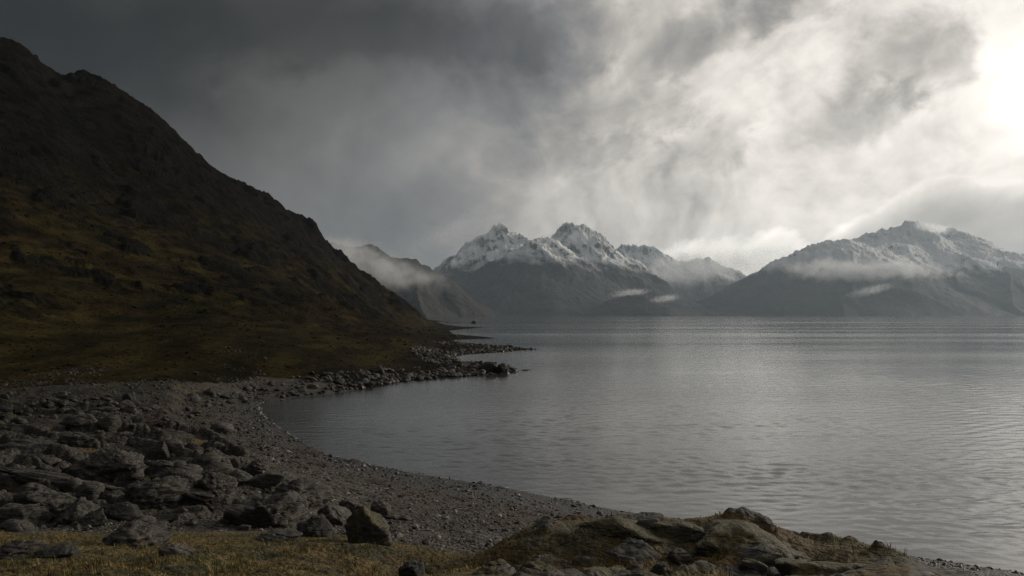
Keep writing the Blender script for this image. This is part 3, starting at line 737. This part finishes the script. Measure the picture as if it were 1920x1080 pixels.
M_MOSSY = rock_material('mossy_rock', 0.70)
M_LMOSS = rock_material('lightly_mossed_rock', 0.54)

def rock_mesh(seed, sub=4, rounded=0.0, strata=0.1, mat=None, flat=0.0, planes=16):
    rg = np.random.default_rng(seed)
    bm = bmesh.new(); bmesh.ops.create_icosphere(bm, subdivisions=sub, radius=1.0)
    dirs = np.array([v_.co[:] for v_ in bm.verts]); fcs = np.array([[v_.index for v_ in f_.verts] for f_ in bm.faces]); bm.free()
    dirs /= np.linalg.norm(dirs, axis=1)[:, None]
    nrm = rg.normal(size=(planes, 3)); nrm /= np.linalg.norm(nrm, axis=1)[:, None]
    off = rg.uniform(0.62, 1.0, planes)
    dt = dirs @ nrm.T
    rr = np.where(dt > 0.05, off / np.maximum(dt, 0.05), 9.0)
    k = 44.0 - 34 * rounded
    r = -np.log(np.exp(-k * np.minimum(rr, 1.5)).sum(1) + math.exp(-k * 1.25)) / k
    pts = dirs * r[:, None]
    pts = pts * (1 + 0.12 * fbm3(pts * 1.5 + seed, 3, seed)[:, None])
    if strata > 0:
        ax = np.array([0.45, 0.2, 1.0]) + rg.normal(0, 0.25, 3); ax /= np.linalg.norm(ax)
        t1 = np.cross(ax, [0, 1, 0]); t1 /= np.linalg.norm(t1); t2 = np.cross(ax, t1)
        loc = np.stack([pts @ t1 * 1.1, pts @ t2 * 1.1, pts @ ax * 5.0], 1) + 0.35 * fbm3(pts * 2.2 + 9, 3, seed + 5)[:, None]
        led = fbm3(loc + seed * 1.7, 3, seed + 6, 0.6)
        led = np.sign(led) * np.abs(led) ** 0.6
        lat = pts - (pts @ ax)[:, None] * ax
        pts = pts + lat * (strata * 0.9 * led)[:, None]
        # joints: steep clefts that part the rock into blocks
        jn = fbm3(np.stack([pts @ t1 * 3.4, pts @ t2 * 1.2, pts @ ax * 0.6], 1) + 4.0 + seed, 2, seed + 12)
        pts = pts * (1 - 0.16 * strata / 0.16 * np.exp(-(jn / 0.06) ** 2))[:, None]
    pts = pts * (1 + 0.09 * fbm3(pts * 4.5 + seed, 5, seed + 8, 0.62)[:, None])
    if sub >= 4:
        sd3 = rg.normal(size=(46, 3)); sd3 /= np.linalg.norm(sd3, axis=1)[:, None]
        q3 = dirs + 0.10 * np.stack([fbm3(dirs * 3 + j_ * 9, 3, seed + 50 + j_) for j_ in range(3)], 1)
        d3 = np.sort(np.linalg.norm((q3[:, None] - sd3[None]) * np.array([1, 1, 1.6]), axis=2), 1) if False else None
        dd3 = np.linalg.norm((q3[:, None] - sd3[None]) * np.array([1, 1, 1.6]), axis=2)
        o3 = np.argsort(dd3, 1)[:, :2]; gap = np.take_along_axis(dd3, o3, 1); gap = gap[:, 1] - gap[:, 0]
        step3 = rg.uniform(-1, 1, 46)[o3[:, 0]]
        amt = 0.085 * (1 - rounded)
        pts = pts * (1 + amt * step3 - 0.9 * amt * np.exp(-(gap / 0.035) ** 2))[:, None]
    ext = np.abs(pts).max(0); pts = pts / ext
    return mesh_np('rock', pts, fcs, mat, True)
ROCKS = {}
def rock_of(kind, i):
    key = (kind, i)
    if key not in ROCKS:
        kw = {'slab': dict(sub=5, rounded=0.1, strata=0.13, mat=M_ROCK, planes=10), 'block': dict(sub=5, rounded=0.1, strata=0.10, mat=M_ROCK, planes=11),
              'dark': dict(sub=4, rounded=0.35, strata=0.1, mat=M_DARK, planes=16), 'pale': dict(sub=4, rounded=0.5, strata=0.12, mat=M_PALE, planes=18),
              'mossy': dict(sub=5, rounded=0.62, strata=0.04, mat=M_MOSSY, planes=18), 'whale': dict(sub=5, rounded=0.55, strata=0.07, mat=M_LMOSS, planes=16),
              'small': dict(sub=3, rounded=0.1, strata=0.08, mat=M_ROCK, planes=10), 'smalldark': dict(sub=3, rounded=0.2, strata=0.1, mat=M_DARK, planes=13)}[kind]
        ROCKS[key] = rock_mesh(hash_kind(kind) + i * 7, **kw)
    return ROCKS[key]
def hash_kind(k): return sum(ord(ch) * (j + 3) for j, ch in enumerate(k)) % 997
HEROES = []
LOOSE = []
CUT = (' with ', ' on ', ' at ', ' below', ' behind', ' above ', ' among ', ' sunk', ' over ', ' facing', ' running', ' sloping', ' standing', ' in ', ', ', ' of tilted', ' that ', ' beside ', ' right of ', ' left of ', ' propped', ' poking', ' where ', ' lying', ' trailing', ' off ', ' between ', ' under ', ' nearest ', ' set ', ' right beside')
def rock(px, py, wpx, hpx, kind, i, label, name='boulder', rz=0.0, dip=0.0, deep=0.8, group=None, cat='rock', bury=0.35, z=None):
    short = label
    for c_ in CUT: short = short.split(c_)[0]
    short = ' '.join(short.split()[:5])
    HEROES.append((px, py - hpx / 2, wpx, hpx, short))
    x, y, g = hit(px, py)
    k = y / FOC
    if px < 660 and py > 800 and kind in ('slab', 'block', 'dark'): wpx *= 1.3; hpx *= 0.85; bury = 0.52
    if px > 840 and kind in ('whale', 'mossy') and y < 25: bury = 0.76; hpx *= 0.44; wpx *= 1.55
    W, H = wpx * k, hpx * k
    # a rock lying on sloping ground is centred behind its visible foot
    o = link(name, rock_of(kind, i), None, label, cat, group)
    sx, sy, sz = W / 2, W / 2 * deep, H / (2 - 2 * bury)
    yy = y + sy * 0.55; xx = x * yy / y
    g2 = float(ground_z(xx, yy)[0])
    o.location = (xx, yy, min(g2, g + 0.3 * H) + sz * (1 - 2 * bury))
    o.scale = (sx, sy, sz)
    o.rotation_euler = (random.uniform(-.08, .08), math.radians(dip), math.radians(rz))
    return o
# outcrops on the left of the beach
rock(240, 771, 36, 20, 'pale', 0, 'smooth tan boulder with rounded end on the dark flats below the hill', 'boulder', 0, 4)
rock(243, 754, 28, 17, 'dark', 1, 'very dark blunt boulder just behind the smooth tan boulder', 'boulder')
rock(205, 772, 60, 9, 'slab', 3, 'low grey slab running left from the smooth tan boulder', 'rock_slab', 4)
rock(148, 803, 78, 17, 'pale', 2, 'long pale flat slab below the tan boulder', 'rock_slab', 3, -3, 0.5)
rock(82, 838, 135, 40, 'slab', 0, 'broad layered slab with a broken face, left of the leaning dark slab', 'rock_slab', 8, -6, 0.7)
rock(150, 838, 60, 36, 'block', 0, 'crumbling brown block at the right end of the broad layered slab', 'boulder', 20)
rock(205, 880, 110, 46, 'slab', 1, 'leaning dark slab sloping down to the right above the linear ridges', 'rock_slab', -10, 14, 0.6)
rock(265, 855, 66, 40, 'block', 1, 'pale fractured block on top of the outcrop facing the beach', 'boulder', 15)
rock(300, 862, 40, 40, 'block', 2, 'tall broken block at the beach edge behind the narrow ledge', 'boulder', -25, 10)
rock(407, 880, 48, 40, 'block', 3, 'squared upright block with sunlit right face among the middle rocks', 'boulder', 10, 5)
rock(452, 880, 44, 30, 'block', 1, 'dark rounded block right beside the squared upright block', 'boulder', 60)
rock(482, 893, 44, 26, 'slab', 2, 'low ribbed rock at the pebble edge right of the squared block', 'boulder', 20, 8)
rock(440, 905, 60, 24, 'block', 2, 'flat knobbly rock below the squared upright block', 'boulder', 120)
rock(408, 926, 66, 38, 'block', 4, 'rounded overhanging rock with a dark hollow beneath it', 'boulder', 30, 4)
rock(335, 914, 96, 28, 'slab', 4, 'long flat topped ledge over a black shadowed gap', 'rock_slab', -6, 7, 0.5)
rock(340, 938, 120, 22, 'slab', 5, 'long narrow rib of rock below the shadowed gap', 'rock_slab', -14, 11, 0.4)
rock(228, 905, 66, 34, 'block', 5, 'lichen spotted block at the junction of the ridges', 'boulder', 45)
rock(285, 950, 105, 44, 'slab', 6, 'pale sloping slab above the grassy hollow', 'rock_slab', 30, -12, 0.6)
rock(60, 893, 210, 15, 'slab', 7, 'long thin ridge of tilted strata, upper of the linear ridges', 'rock_ridge', -6, 4, 0.16)
rock(110, 912, 200, 16, 'slab', 0, 'long thin ridge of tilted strata, lower of the linear ridges', 'rock_ridge', -7, 4, 0.16)
rock(80, 960, 110, 56, 'block', 6, 'big dark shouldered rock at the edge of the lower left outcrop', 'boulder', -15)
rock(30, 985, 80, 40, 'block', 0, 'dark broken rock left of the big shouldered rock', 'boulder', 50)
rock(136, 985, 96, 64, 'block', 2, 'large dark rock leaning over the grass right of the shouldered rock', 'boulder', 100, 10)
rock(172, 988, 60, 44, 'block', 5, 'ribbed rock propped against the large leaning rock', 'boulder', -40, 12)
rock(224, 972, 76, 36, 'dark', 0, 'low black rock under the pale sloping slab', 'boulder', 10)
rock(246, 1024, 140, 52, 'block', 7, 'wide crumbling rock in the turf nearest the grassy foreground', 'boulder', 5)
rock(326, 1040, 70, 18, 'pale', 1, 'flat pale rock sunk in the turf right of the crumbling rock', 'rock_slab', 5)
rock(40, 1042, 110, 30, 'slab', 2, 'low grey slab in the turf in the near corner below the dark rocks', 'rock_slab', 0)
rock(110, 1046, 70, 26, 'dark', 2, 'small black rock in the turf beside the low corner slab', 'boulder')
rock(346, 966, 46, 14, 'slab', 4, 'small flat rock in the russet hollow', 'boulder', 10)
rock(500, 914, 74, 26, 'dark', 3, 'long dark sloping rock on top of the central outcrop', 'rock_slab', 12, -12, 0.5)
rock(560, 948, 100, 52, 'slab', 1, 'ridged rock with broken pale right face behind the great layered rock', 'boulder', 20, 8)
rock(510, 990, 140, 78, 'slab', 8, 'great layered rock with bright ribbed face in the central outcrop', 'boulder', 14, 6)
rock(478, 985, 110, 44, 'slab', 3, 'smooth dark back of rock sloping left from the great layered rock', 'boulder', 4, -10)
rock(590, 1008, 66, 58, 'dark', 0, 'dark arched boulder standing between the layered rock and the mossy boulder', 'boulder', 30)
rock(633, 985, 80, 44, 'block', 4, 'rough knuckled rock behind the dark arched boulder', 'boulder', 70, 6)
rock(662, 966, 64, 30, 'block', 3, 'ribbed grey rock in the middle of the row above the mossy boulder', 'boulder', 30, 10)
rock(712, 972, 44, 32, 'pale', 3, 'pointed pale boulder at the beach end of the central outcrop', 'boulder', 0, 12)
rock(694, 1020, 92, 66, 'mossy', 1, 'upright boulder with yellow moss on its crown at the turf edge', 'boulder', 20)
rock(733, 974, 26, 10, 'pale', 4, 'small yellowish flat stone right of the pointed pale boulder', 'boulder')
rock(757, 976, 30, 8, 'small', 1, 'thin pale stone lying on pebbles right of the yellowish stone', 'boulder')
rock(520, 1012, 80, 16, 'slab', 5, 'flat ledge at the foot of the great layered rock', 'rock_slab', 5)
rock(776, 1088, 60, 36, 'dark', 1, 'dark pointed rock poking from the turf left of the mossy outcrop', 'boulder', 0, 8)
# whale-backed mossy outcrop
WB = 'mossy outcrop'
rock(1110, 1088, 215, 104, 'whale', 0, 'big bare whale-backed rock in the middle of the mossy outcrop', 'boulder', 8, -4, 0.8)
rock(1185, 1002, 130, 44, 'mossy', 1, 'rounded mossy rock against the water behind the bare whale-backed rock', 'boulder', 10)
rock(1270, 1012, 110, 42, 'whale', 1, 'low grey dome right of the rounded mossy rock', 'boulder', -10)
rock(1380, 1022, 170, 58, 'mossy', 2, 'tallest moss covered hump standing against the water', 'boulder', 0)
rock(1412, 1056, 150, 78, 'whale', 2, 'grey streaked rock below the tallest mossy hump', 'boulder', -15, 8)
rock(1488, 1068, 100, 72, 'mossy', 3, 'dark mossy shoulder sloping down to a cleft', 'boulder', 30, 12)
rock(1605, 1088, 195, 82, 'whale', 3, 'broad lichen grey rock at the beach end right of the cleft', 'boulder', 5, 4)
rock(1038, 1010, 120, 40, 'whale', 4, 'low grey rock where the mossy outcrop meets the pebbles', 'boulder', 10, -6)
rock(1000, 1068, 100, 68, 'whale', 5, 'dark rock left of the bare whale-backed rock', 'boulder', -20)
rock(918, 1078, 92, 54, 'whale', 6, 'hunched rock at the left end of the mossy outcrop, ringed by turf', 'boulder', 40)
rock(1275, 1058, 44, 24, 'pale', 0, 'small white spotted stone in the moss below the low grey dome', 'boulder')
rock(1240, 1074, 40, 20, 'pale', 2, 'low spotted stone left of the small white spotted stone', 'boulder')
rock(1412, 1072, 48, 34, 'whale', 1, 'grey stone set in the moss under the streaked rock', 'boulder')
rock(1470, 1094, 76, 52, 'dark', 3, 'black wedge shaped rock at the mouth of the cleft', 'boulder', 20)
rock(1205, 1092, 60, 22, 'whale', 5, 'low stone in the moss at the foot of the whale-backed rock', 'boulder')
rock(1320, 1090, 60, 24, 'mossy', 3, 'moss topped stone below the tallest hump', 'boulder')
rock(1350, 996, 30, 14, 'pale', 1, 'little grey knob on the flank of the tallest mossy hump', 'boulder')
# the rocky point and skerries
rock(913, 697, 42, 18, 'dark', 6, 'left one of the twin rounded rocks on the point', 'boulder', 0, 0, 0.6, bury=0.3)
rock(944, 698, 44, 17, 'dark', 4, 'right one of the twin rounded rocks on the point', 'boulder', 90, 0, 0.6, bury=0.3)
rock(886, 697, 28, 13, 'block', 1, 'stubby rock at the landward side of the twin rocks on the point', 'boulder')
rock(988, 695, 26, 6, 'smalldark', 0, 'low wet rock awash off the tip of the point', 'boulder')
rock(966, 696, 14, 6, 'smalldark', 2, 'knobbly wet rock between the twin rocks and the low awash rock', 'boulder')
rock(706, 702, 32, 20, 'dark', 2, 'dark boulder standing alone at the foot of the hill slope', 'boulder')
rock(890, 606, 13, 6, 'smalldark', 1, 'lone dark skerry in the water off the far shore', 'skerry', cat='skerry')
rock(839, 604, 7, 3, 'smalldark', 3, 'tiny skerry close to the far shore', 'skerry', cat='skerry')

def scatter(n, label, group, name, pick, size, kinds, cat='rock'):
    made = 0; tries = 0
    while made < n and tries < n * 60:
        tries += 1
        px, py = pick()
        x, y, g = hit(px, py)
        if g < 0.06: continue
        s = size() * y / FOC
        o = link(name, rock_of(random.choice(kinds), random.randrange(6)), None, label, cat, group)
        o.location = (x, y, g + s * 0.10); o.scale = (s * random.uniform(.5, .8), s * random.uniform(.35, .6), s * random.uniform(.22, .45))
        o.rotation_euler = (random.uniform(-.3, .3), random.uniform(-.35, .35), random.uniform(0, 6.28))
        made += 1
        LOOSE.append((o, px, py, s * FOC / y, label))
SHP = np.array(SHORE_PX[14:25])
def pick_scree():
    px = random.uniform(390, 880)
    py = np.interp(px, SHP[:, 0], SHP[:, 1]); lift = np.interp(px, [390, 480, 600, 860], [16, 34, 40, 16])
    return px, py - 2 - lift * random.random() ** 1.5
scatter(130, 'grey broken rock in the scree between the hill foot and the water', 'scree rocks along the hill foot', 'rock', pick_scree, lambda: random.choice((7, 8, 9, 11, 14, 18)), ['small', 'smalldark', 'smalldark'])
scatter(32, 'grey angular rock among the outcrops left of the pebble beach', 'loose rocks among the left outcrops', 'rock', lambda: (random.uniform(0, 480) ** 1.0, random.uniform(800, 1000)), lambda: random.choice((12, 16, 22, 30, 40, 54)), ['small'])
scatter(60, 'dark weathered rock on the flats below the foot of the hill', 'rocks on the flats below the hill', 'rock', lambda: (random.uniform(0, 400), random.uniform(738, 800)), lambda: random.choice((9, 11, 14, 18, 24)), ['small', 'smalldark'])
scatter(26, 'weathered rock lying along the low far spits', 'rocks on the far spits', 'rock', lambda: random.choice(((random.uniform(850, 990), random.uniform(640, 662)), (random.uniform(830, 930), random.uniform(604, 636)), (random.uniform(860, 975), random.uniform(686, 702)))), lambda: random.choice((4, 5, 7, 9)), ['smalldark'])

counts = {}
for _, _, _, _, sh in HEROES: counts[sh] = counts.get(sh, 0) + 1
for o, px, py, sz_, lab in LOOSE:
    best = min((abs(px - hx) / (0.6 * hw_ + 30) + abs(py - hy) / (0.6 * hh_ + 14), hx, hy, hw_, hh_, sh) for hx, hy, hw_, hh_, sh in HEROES if counts[sh] == 1)
    if best[0] > 2.2:
        size_ = 'small' if sz_ < 9 else 'medium' if sz_ < 13 else 'large'
        tone_ = 'dark' if o.data.materials[0] == M_DARK else 'grey'
        if 'scree' in lab:
            zone = 'at the landward corner of the cove' if px < 500 else 'along the inner shore of the cove' if px < 640 else 'on the shore beside the lone dark boulder' if px < 760 else 'on the shore toward the rocky point'
            o['label'] = f'{size_} {tone_} scree rock {zone}'
        elif 'flats' in lab:
            o['label'] = f"{size_} {tone_} rock on the flats {'at the far left edge' if px < 140 else 'left of the cove' if px > 280 else 'below the hill foot'}"
        continue
    _, hx, hy, hw_, hh_, sh = best
    if px < hx - 0.35 * hw_: rel_ = 'just left of'
    elif px > hx + 0.35 * hw_: rel_ = 'just right of'
    elif py > hy: rel_ = 'in front of'
    else: rel_ = 'behind'
    size_ = 'tiny' if sz_ < 9 else 'small' if sz_ < 15 else 'medium' if sz_ < 26 else 'large'
    o['label'] = f"{size_} {'dark' if o.data.materials[0] == M_DARK else 'grey'} rock {rel_} the {sh}"

byl = {}
for o, px, py, sz_, lab in LOOSE: byl.setdefault(o['label'], []).append((px, o))
ORD = ['second', 'third', 'fourth', 'fifth', 'sixth', 'seventh', 'eighth', 'ninth']
for lab, lst in byl.items():
    if 1 < len(lst) <= 10:
        lst.sort(key=lambda q_: q_[0])
        for i_, (px, o) in enumerate(lst):
            o['label'] = lab + (', leftmost' if i_ == 0 else ', rightmost' if i_ == len(lst) - 1 else f', {ORD[i_ - 1]} from the left')

# ------------------------------------------------------------------ pebbles, scree, turf
ICO_V, ICO_F = None, None
def ico(sub=1):
    bm = bmesh.new(); bmesh.ops.create_icosphere(bm, subdivisions=sub, radius=1.0)
    v_ = np.array([q_.co[:] for q_ in bm.verts]); f_ = np.array([[q_.index for q_ in k_.verts] for k_ in bm.faces]); bm.free()
    return v_, f_
def stones(name, P_, S, mat, squash=(0.35, 0.75), seed=1, pale=1.0):
    rg = np.random.default_rng(seed); V, F = ico(1); n = len(P_)
    jit = 1 + rg.uniform(-0.28, 0.28, (n, len(V), 1))
    sc = np.stack([S, S * rg.uniform(.6, .95, n), S * rg.uniform(*squash, n)], 1)
    v = V[None] * jit * sc[:, None]
    a_ = rg.uniform(0, 6.283, n); b_ = rg.uniform(-.4, .4, n)
    ca_, sa_ = np.cos(a_)[:, None], np.sin(a_)[:, None]; cb, sb = np.cos(b_)[:, None], np.sin(b_)[:, None]
    x_, y_, z_ = v[..., 0], v[..., 1], v[..., 2]
    x_, z_ = x_ * cb - z_ * sb, x_ * sb + z_ * cb
    x_, y_ = x_ * ca_ - y_ * sa_, x_ * sa_ + y_ * ca_
    v = np.stack([x_, y_, z_], -1) + P_[:, None]
    f = (F[None] + (np.arange(n) * len(V))[:, None, None]).reshape(-1, 3)
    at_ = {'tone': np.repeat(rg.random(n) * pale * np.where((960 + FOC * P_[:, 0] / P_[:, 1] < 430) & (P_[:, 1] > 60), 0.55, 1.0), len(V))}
    return link(name, mesh_np(name, v.reshape(-1, 3), f, mat, False, at_), 'stuff')
def pebble_material():
    m, t = material('beach_stone')
    p = posn(t); tone = t.attr('tone')
    c = t.ramp(tone, [(0.0, (0.018, 0.016, 0.014)), (0.5, (0.040, 0.033, 0.026)), (0.8, (0.080, 0.065, 0.050)), (0.93, (0.20, 0.185, 0.165)), (1.0, (0.36, 0.34, 0.31))])
    c = t.mix(t.ss(t.noise(p, 0.22, 4, 0.6), 0.5, 0.68, 0, 0.6), c, (0.055, 0.036, 0.02))
    c = t.mix(0.5, c, t.mix(t.noise(p, 14.0, 4, 0.6), (0.5, 0.5, 0.5), (1.4, 1.4, 1.4)), 'MULTIPLY')
    z_ = t.new('ShaderNodeSeparateXYZ', {'Vector': p}).outputs[2]
    wet = t.ss(z_, 0.6, 0.1)
    c = t.mix(t.m('MULTIPLY', wet, 0.6), c, (0.4, 0.4, 0.4), 'MULTIPLY')
    finish(t, c, t.m('MULTIPLY_ADD', wet, -0.4, 0.68), t.noise(p, 12.0, 4, 0.6), 0.05, 0.45)
    return m
M_PEB = pebble_material()
def field(arr, x, y):
    c = np.clip(np.rint(np.interp(x / y, cols, np.arange(NC))), 0, NC - 1).astype(int)
    r = np.clip(np.rint(np.interp(np.log(y), LR, np.arange(NR))), 0, NR - 1).astype(int)
    return arr[r, c]
def sample(n, u0, u1, d0, d1, rg):
    u = rg.uniform(u0, u1, n); d = np.exp(rg.uniform(math.log(d0), math.log(d1), n))
    return u * d, d
rg = np.random.default_rng(11)
x, y = sample(90000, -0.68, 0.68, 22, 118, rg)
sd_ = field(SD, x, y); tf = field(turf_a, x, y); rk = field(rocky_left, x, y)
ok = (sd_ > -0.3) & (field(heath_a, x, y) < 0.35) & (tf < 0.4) & (rk < 0.5) & (field(hillw, x, y) < 0.4)
ok &= rg.random(len(x)) < np.clip(0.55 + 0.9 * fbm2(x / 5, y / 5, 3, 33), 0.12, 1)
x, y = x[ok][:27000], y[ok][:27000]
S = np.clip(rg.lognormal(-2.85, 0.5, len(x)), 0.028, 0.3) * np.clip(y / 45, 0.8, 1.7)
stones('pebbles', np.stack([x, y, ground_z(x, y) + S * 0.1], 1), S, M_PEB)
x, y = sample(90000, -0.68, 0.05, 66, 330, rg)
sd_ = field(SD, x, y); pxx = 960 + FOC * x / y
near_sh = (sd_ > 0.1) & (sd_ < 8 * np.clip(y / 140, 0.8, 2)) & (field(hillw, x, y) > 0.15)
flats = (pxx < 500) & (y < foot_depth(pxx) * (1.12 + 0.35 * fbm2(x / 9, y / 9, 3, 37))) & (field(turf_a, x, y) < 0.6)
ok = (near_sh | flats) & (rg.random(len(x)) < np.clip(0.5 + 1.2 * fbm2(x / 6, y / 9, 3, 35), 0.05, 1))
x, y = x[ok][:9000], y[ok][:9000]
S = np.clip(rg.lognormal(-1.65, 0.55, len(x)), 0.06, 0.7) * np.clip(y / 110, 0.7, 1.8) * np.where(960 + FOC * x / y < 500, 0.55, 1.0)
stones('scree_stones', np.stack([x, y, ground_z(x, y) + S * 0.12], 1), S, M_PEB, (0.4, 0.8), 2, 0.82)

def blades(name, x, y, zb, L, mat, per=4, seed=3, wid=0.05, lean=0.9):
    rg = np.random.default_rng(seed); n = len(x)
    X = np.repeat(x, per) + rg.normal(0, 0.03, n * per); Y = np.repeat(y, per) + rg.normal(0, 0.03, n * per); Zb = np.repeat(zb, per) - 0.01
    LL = np.repeat(L, per) * rg.uniform(.5, 1.2, n * per); a_ = rg.uniform(0, 6.283, n * per); ln = rg.uniform(0.2, lean, n * per)
    dx, dy = np.cos(a_) * ln * LL, np.sin(a_) * ln * LL; hz = LL * np.sqrt(np.maximum(0.1, 1 - ln * ln * 0.7))
    wx_, wy_ = -np.sin(a_) * LL * wid, np.cos(a_) * LL * wid
    b0 = np.stack([X - wx_, Y - wy_, Zb], 1); b1 = np.stack([X + wx_, Y + wy_, Zb], 1)
    m_ = np.stack([X + dx * .4, Y + dy * .4, Zb + hz * .65], 1); tip = np.stack([X + dx, Y + dy, Zb + hz], 1)
    m0 = m_ - np.stack([wx_, wy_, 0 * wx_], 1) * .7; m1 = m_ + np.stack([wx_, wy_, 0 * wx_], 1) * .7
    v = np.stack([b0, b1, m1, m0, tip], 1).reshape(-1, 3); i = np.arange(n * per)[:, None] * 5
    f = np.concatenate([i + np.array([[0, 1, 2]]), i + np.array([[0, 2, 3]]), i + np.array([[3, 2, 4]])], 0)
    tone = np.repeat(np.repeat(rg.random(n), per), 5)
    return link(name, mesh_np(name, v, f, mat, False, {'tone': tone}), 'stuff')
def blade_material():
    m, t = material('turf_blade')
    p = posn(t)
    c = t.ramp(t.m('MULTIPLY_ADD', t.m('SUBTRACT', t.noise(p, 0.55, 4, 0.6), 0.5), 1.9, t.attr('tone')),
               [(0.0, (0.020, 0.023, 0.007)), (0.30, (0.070, 0.068, 0.018)), (0.55, (0.18, 0.145, 0.034)), (0.8, (0.20, 0.110, 0.032)), (1.0, (0.40, 0.32, 0.15))])
    finish(t, c, 0.7, None, 0.05, 0.2)
    return m
M_BLADE = blade_material()
x, y = sample(60000, -0.70, 0.53, 10.5, 30, rg)
pxx = 960 + FOC * x / y
tf = field(turf_a, x, y)
ok = (tf + 0.6 * fbm2(x / 1.3, y / 1.3, 4, 55) > 0.55) & (rg.random(len(x)) < 0.75)
x, y = x[ok], y[ok]
L = rg.uniform(.025, .06, len(x)) * (1 + 0.6 * fbm2(x / 0.9, y / 0.9, 3, 56))
blades('grass', x, y, ground_z(x, y), L, M_BLADE, 3, 3, 0.13, 1.1)

x, y = sample(9000, -0.70, 0.50, 11, 29, rg)
tf = field(turf_a, x, y)
ok = (tf > 0.6) & (fbm2(x / 1.1, y / 1.1, 3, 57) > 0.16)
x, y = x[ok][:1500], y[ok][:1500]
blades('sedge_grass', x, y, ground_z(x, y), rg.uniform(.09, .20, len(x)), M_BLADE, 7, 5, 0.035, 0.95)

# seaweed clumps on the strand
def weed_mesh(seed):
    rg = np.random.default_rng(seed); V = []; Fc = []
    for k_ in range(110):
        r_ = rg.random() ** 0.6; a_ = rg.uniform(0, 6.283); c0 = np.array([math.cos(a_) * r_, math.sin(a_) * r_, (1 - r_ * r_) * 0.8])
        d_ = rg.uniform(0, 6.283); l_ = rg.uniform(.15, .4); wv = .05
        b = len(V)
        for s_ in range(4):
            q_ = c0 + np.array([math.cos(d_) * l_ * s_ / 3, math.sin(d_) * l_ * s_ / 3, rg.uniform(-.12, .16) - .06 * s_])
            V += [q_ + np.array([-math.sin(d_), math.cos(d_), 0]) * wv, q_ - np.array([-math.sin(d_), math.cos(d_), 0]) * wv]
            d_ += rg.uniform(-.5, .5)
        for s_ in range(3): Fc.append([b + 2 * s_, b + 2 * s_ + 1, b + 2 * s_ + 3, b + 2 * s_ + 2])
    return mesh_np('seaweed_clump', np.array(V), np.array(Fc), M_WEED, False)
def weed_material():
    m, t = material('rust_wrack')
    p = posn(t)
    finish(t, t.mix(t.noise(p, 3.0, 4, 0.6), (0.035, 0.016, 0.009), (0.13, 0.058, 0.024)), 0.5, None, 0.05, 0.5)
    return m
M_WEED = weed_material()
for i_, (px, py, w_, h_, lab) in enumerate((
    (857, 936, 44, 9, 'rust brown seaweed clump on pebbles in the middle of the beach'),
    (985, 964, 34, 10, 'thick rust seaweed heap on pebbles nearest the mossy outcrop'),
    (1018, 961, 40, 7, 'flat rust seaweed strand trailing right from the thick heap'),
    (592, 871, 48, 8, 'long dark red seaweed strand high on the beach below the cove'),
    (548, 867, 30, 6, 'small dark red seaweed patch left of the long strand'),
    (660, 866, 32, 9, 'olive seaweed covered lump right at the water edge of the cove'),
    (937, 915, 16, 6, 'small dark seaweed bunch at the water edge in mid beach'),
    (1062, 938, 24, 6, 'brown seaweed bunch on the waterline toward the mossy outcrop'),
    (575, 851, 60, 6, 'yellowish band of seaweed along the waterline of the cove'),
    (700, 903, 60, 6, 'thin brown wrack line across the upper pebbles'),
    (300, 792, 70, 6, 'dark wrack line on the flats right of the pale flat slab'))):
    x_, y_, g_ = hit(px, py)
    o = link('seaweed_clump', weed_mesh(40 + i_), None, lab, 'seaweed')
    k_ = y_ / FOC
    o.location = (x_, y_, g_ + 0.01); o.scale = (w_ * k_ / 2, w_ * k_ * 0.45, h_ * k_ * 0.55)

# lapping foam along the waterline
fx, fy = Xw.ravel(), Yw.ravel()
inr = (fy > 25) & (fy < 680) & (np.abs(fx / fy) < 0.79)
sdf = np.full(fx.shape, -99.0); sdf[inr] = field(SD, fx[inr], fy[inr])
wid = 0.10 * np.clip(fy / 60, 0.8, 6)
on = (sdf > -wid) & (sdf < wid * 1.6) & (fbm2(fx / (2.5 * np.clip(fy / 60, 1, 4)), fy / (2.5 * np.clip(fy / 60, 1, 4)), 3, 88) > -0.05)
fsel = wf[on[wf].all(1)]
fv = wv.copy(); fv[:, 2] = np.maximum(fv[:, 2], 0) + 0.035
mF, tF = material('sea_foam'); finish(tF, (0.30, 0.30, 0.29, 1), 0.6)
if len(fsel):
    v, f, _ = compact(fv, fsel)
    link('foam', mesh_np('foam', v, f, mF, True), 'stuff')
# heather and tussock cover of the lower slopes
mT, tT = material('heather')
pT = posn(tT)
cT = tT.ramp(tT.m('MULTIPLY_ADD', tT.m('SUBTRACT', tT.noise(pT, 0.06, 4, 0.6), 0.5), 1.8, tT.attr('tone')),
             [(0.0, (0.006, 0.0055, 0.003)), (0.35, (0.014, 0.0125, 0.005)), (0.65, (0.026, 0.018, 0.007)), (1.0, (0.04, 0.028, 0.012))])
finish(tT, cT, 0.9, tT.noise(pT, 6.0, 4, 0.7), 0.3, 0.03)
x, y = sample(120000, -0.68, -0.02, 84, 900, rg)
ok = (field(hillw, x, y) > 0.6) & (field(SD, x, y) > 9) & (rg.random(len(x)) < np.clip(0.45 + 1.3 * fbm2(x / 14, y / 22, 4, 66), 0.03, 1))
x, y = x[ok][:5000], y[ok][:5000]
S = 0.8 * np.clip(rg.lognormal(-1.25, 0.45, len(x)), 0.1, 0.9) * np.clip(y / 170, 0.6, 2.2)
stones('heather', np.stack([x, y, ground_z(x, y) - S * 0.05], 1), S, mT, (0.3, 0.7), 9)
tri = sum((len(p_.vertices) - 2) for me_ in {o_.data for o_ in scene.objects if o_.type == 'MESH'} for p_ in me_.polygons) if False else sum(len(o_.data.loops) - 2 * len(o_.data.polygons) for o_ in scene.objects if o_.type == 'MESH')
print('TRIANGLES', tri)
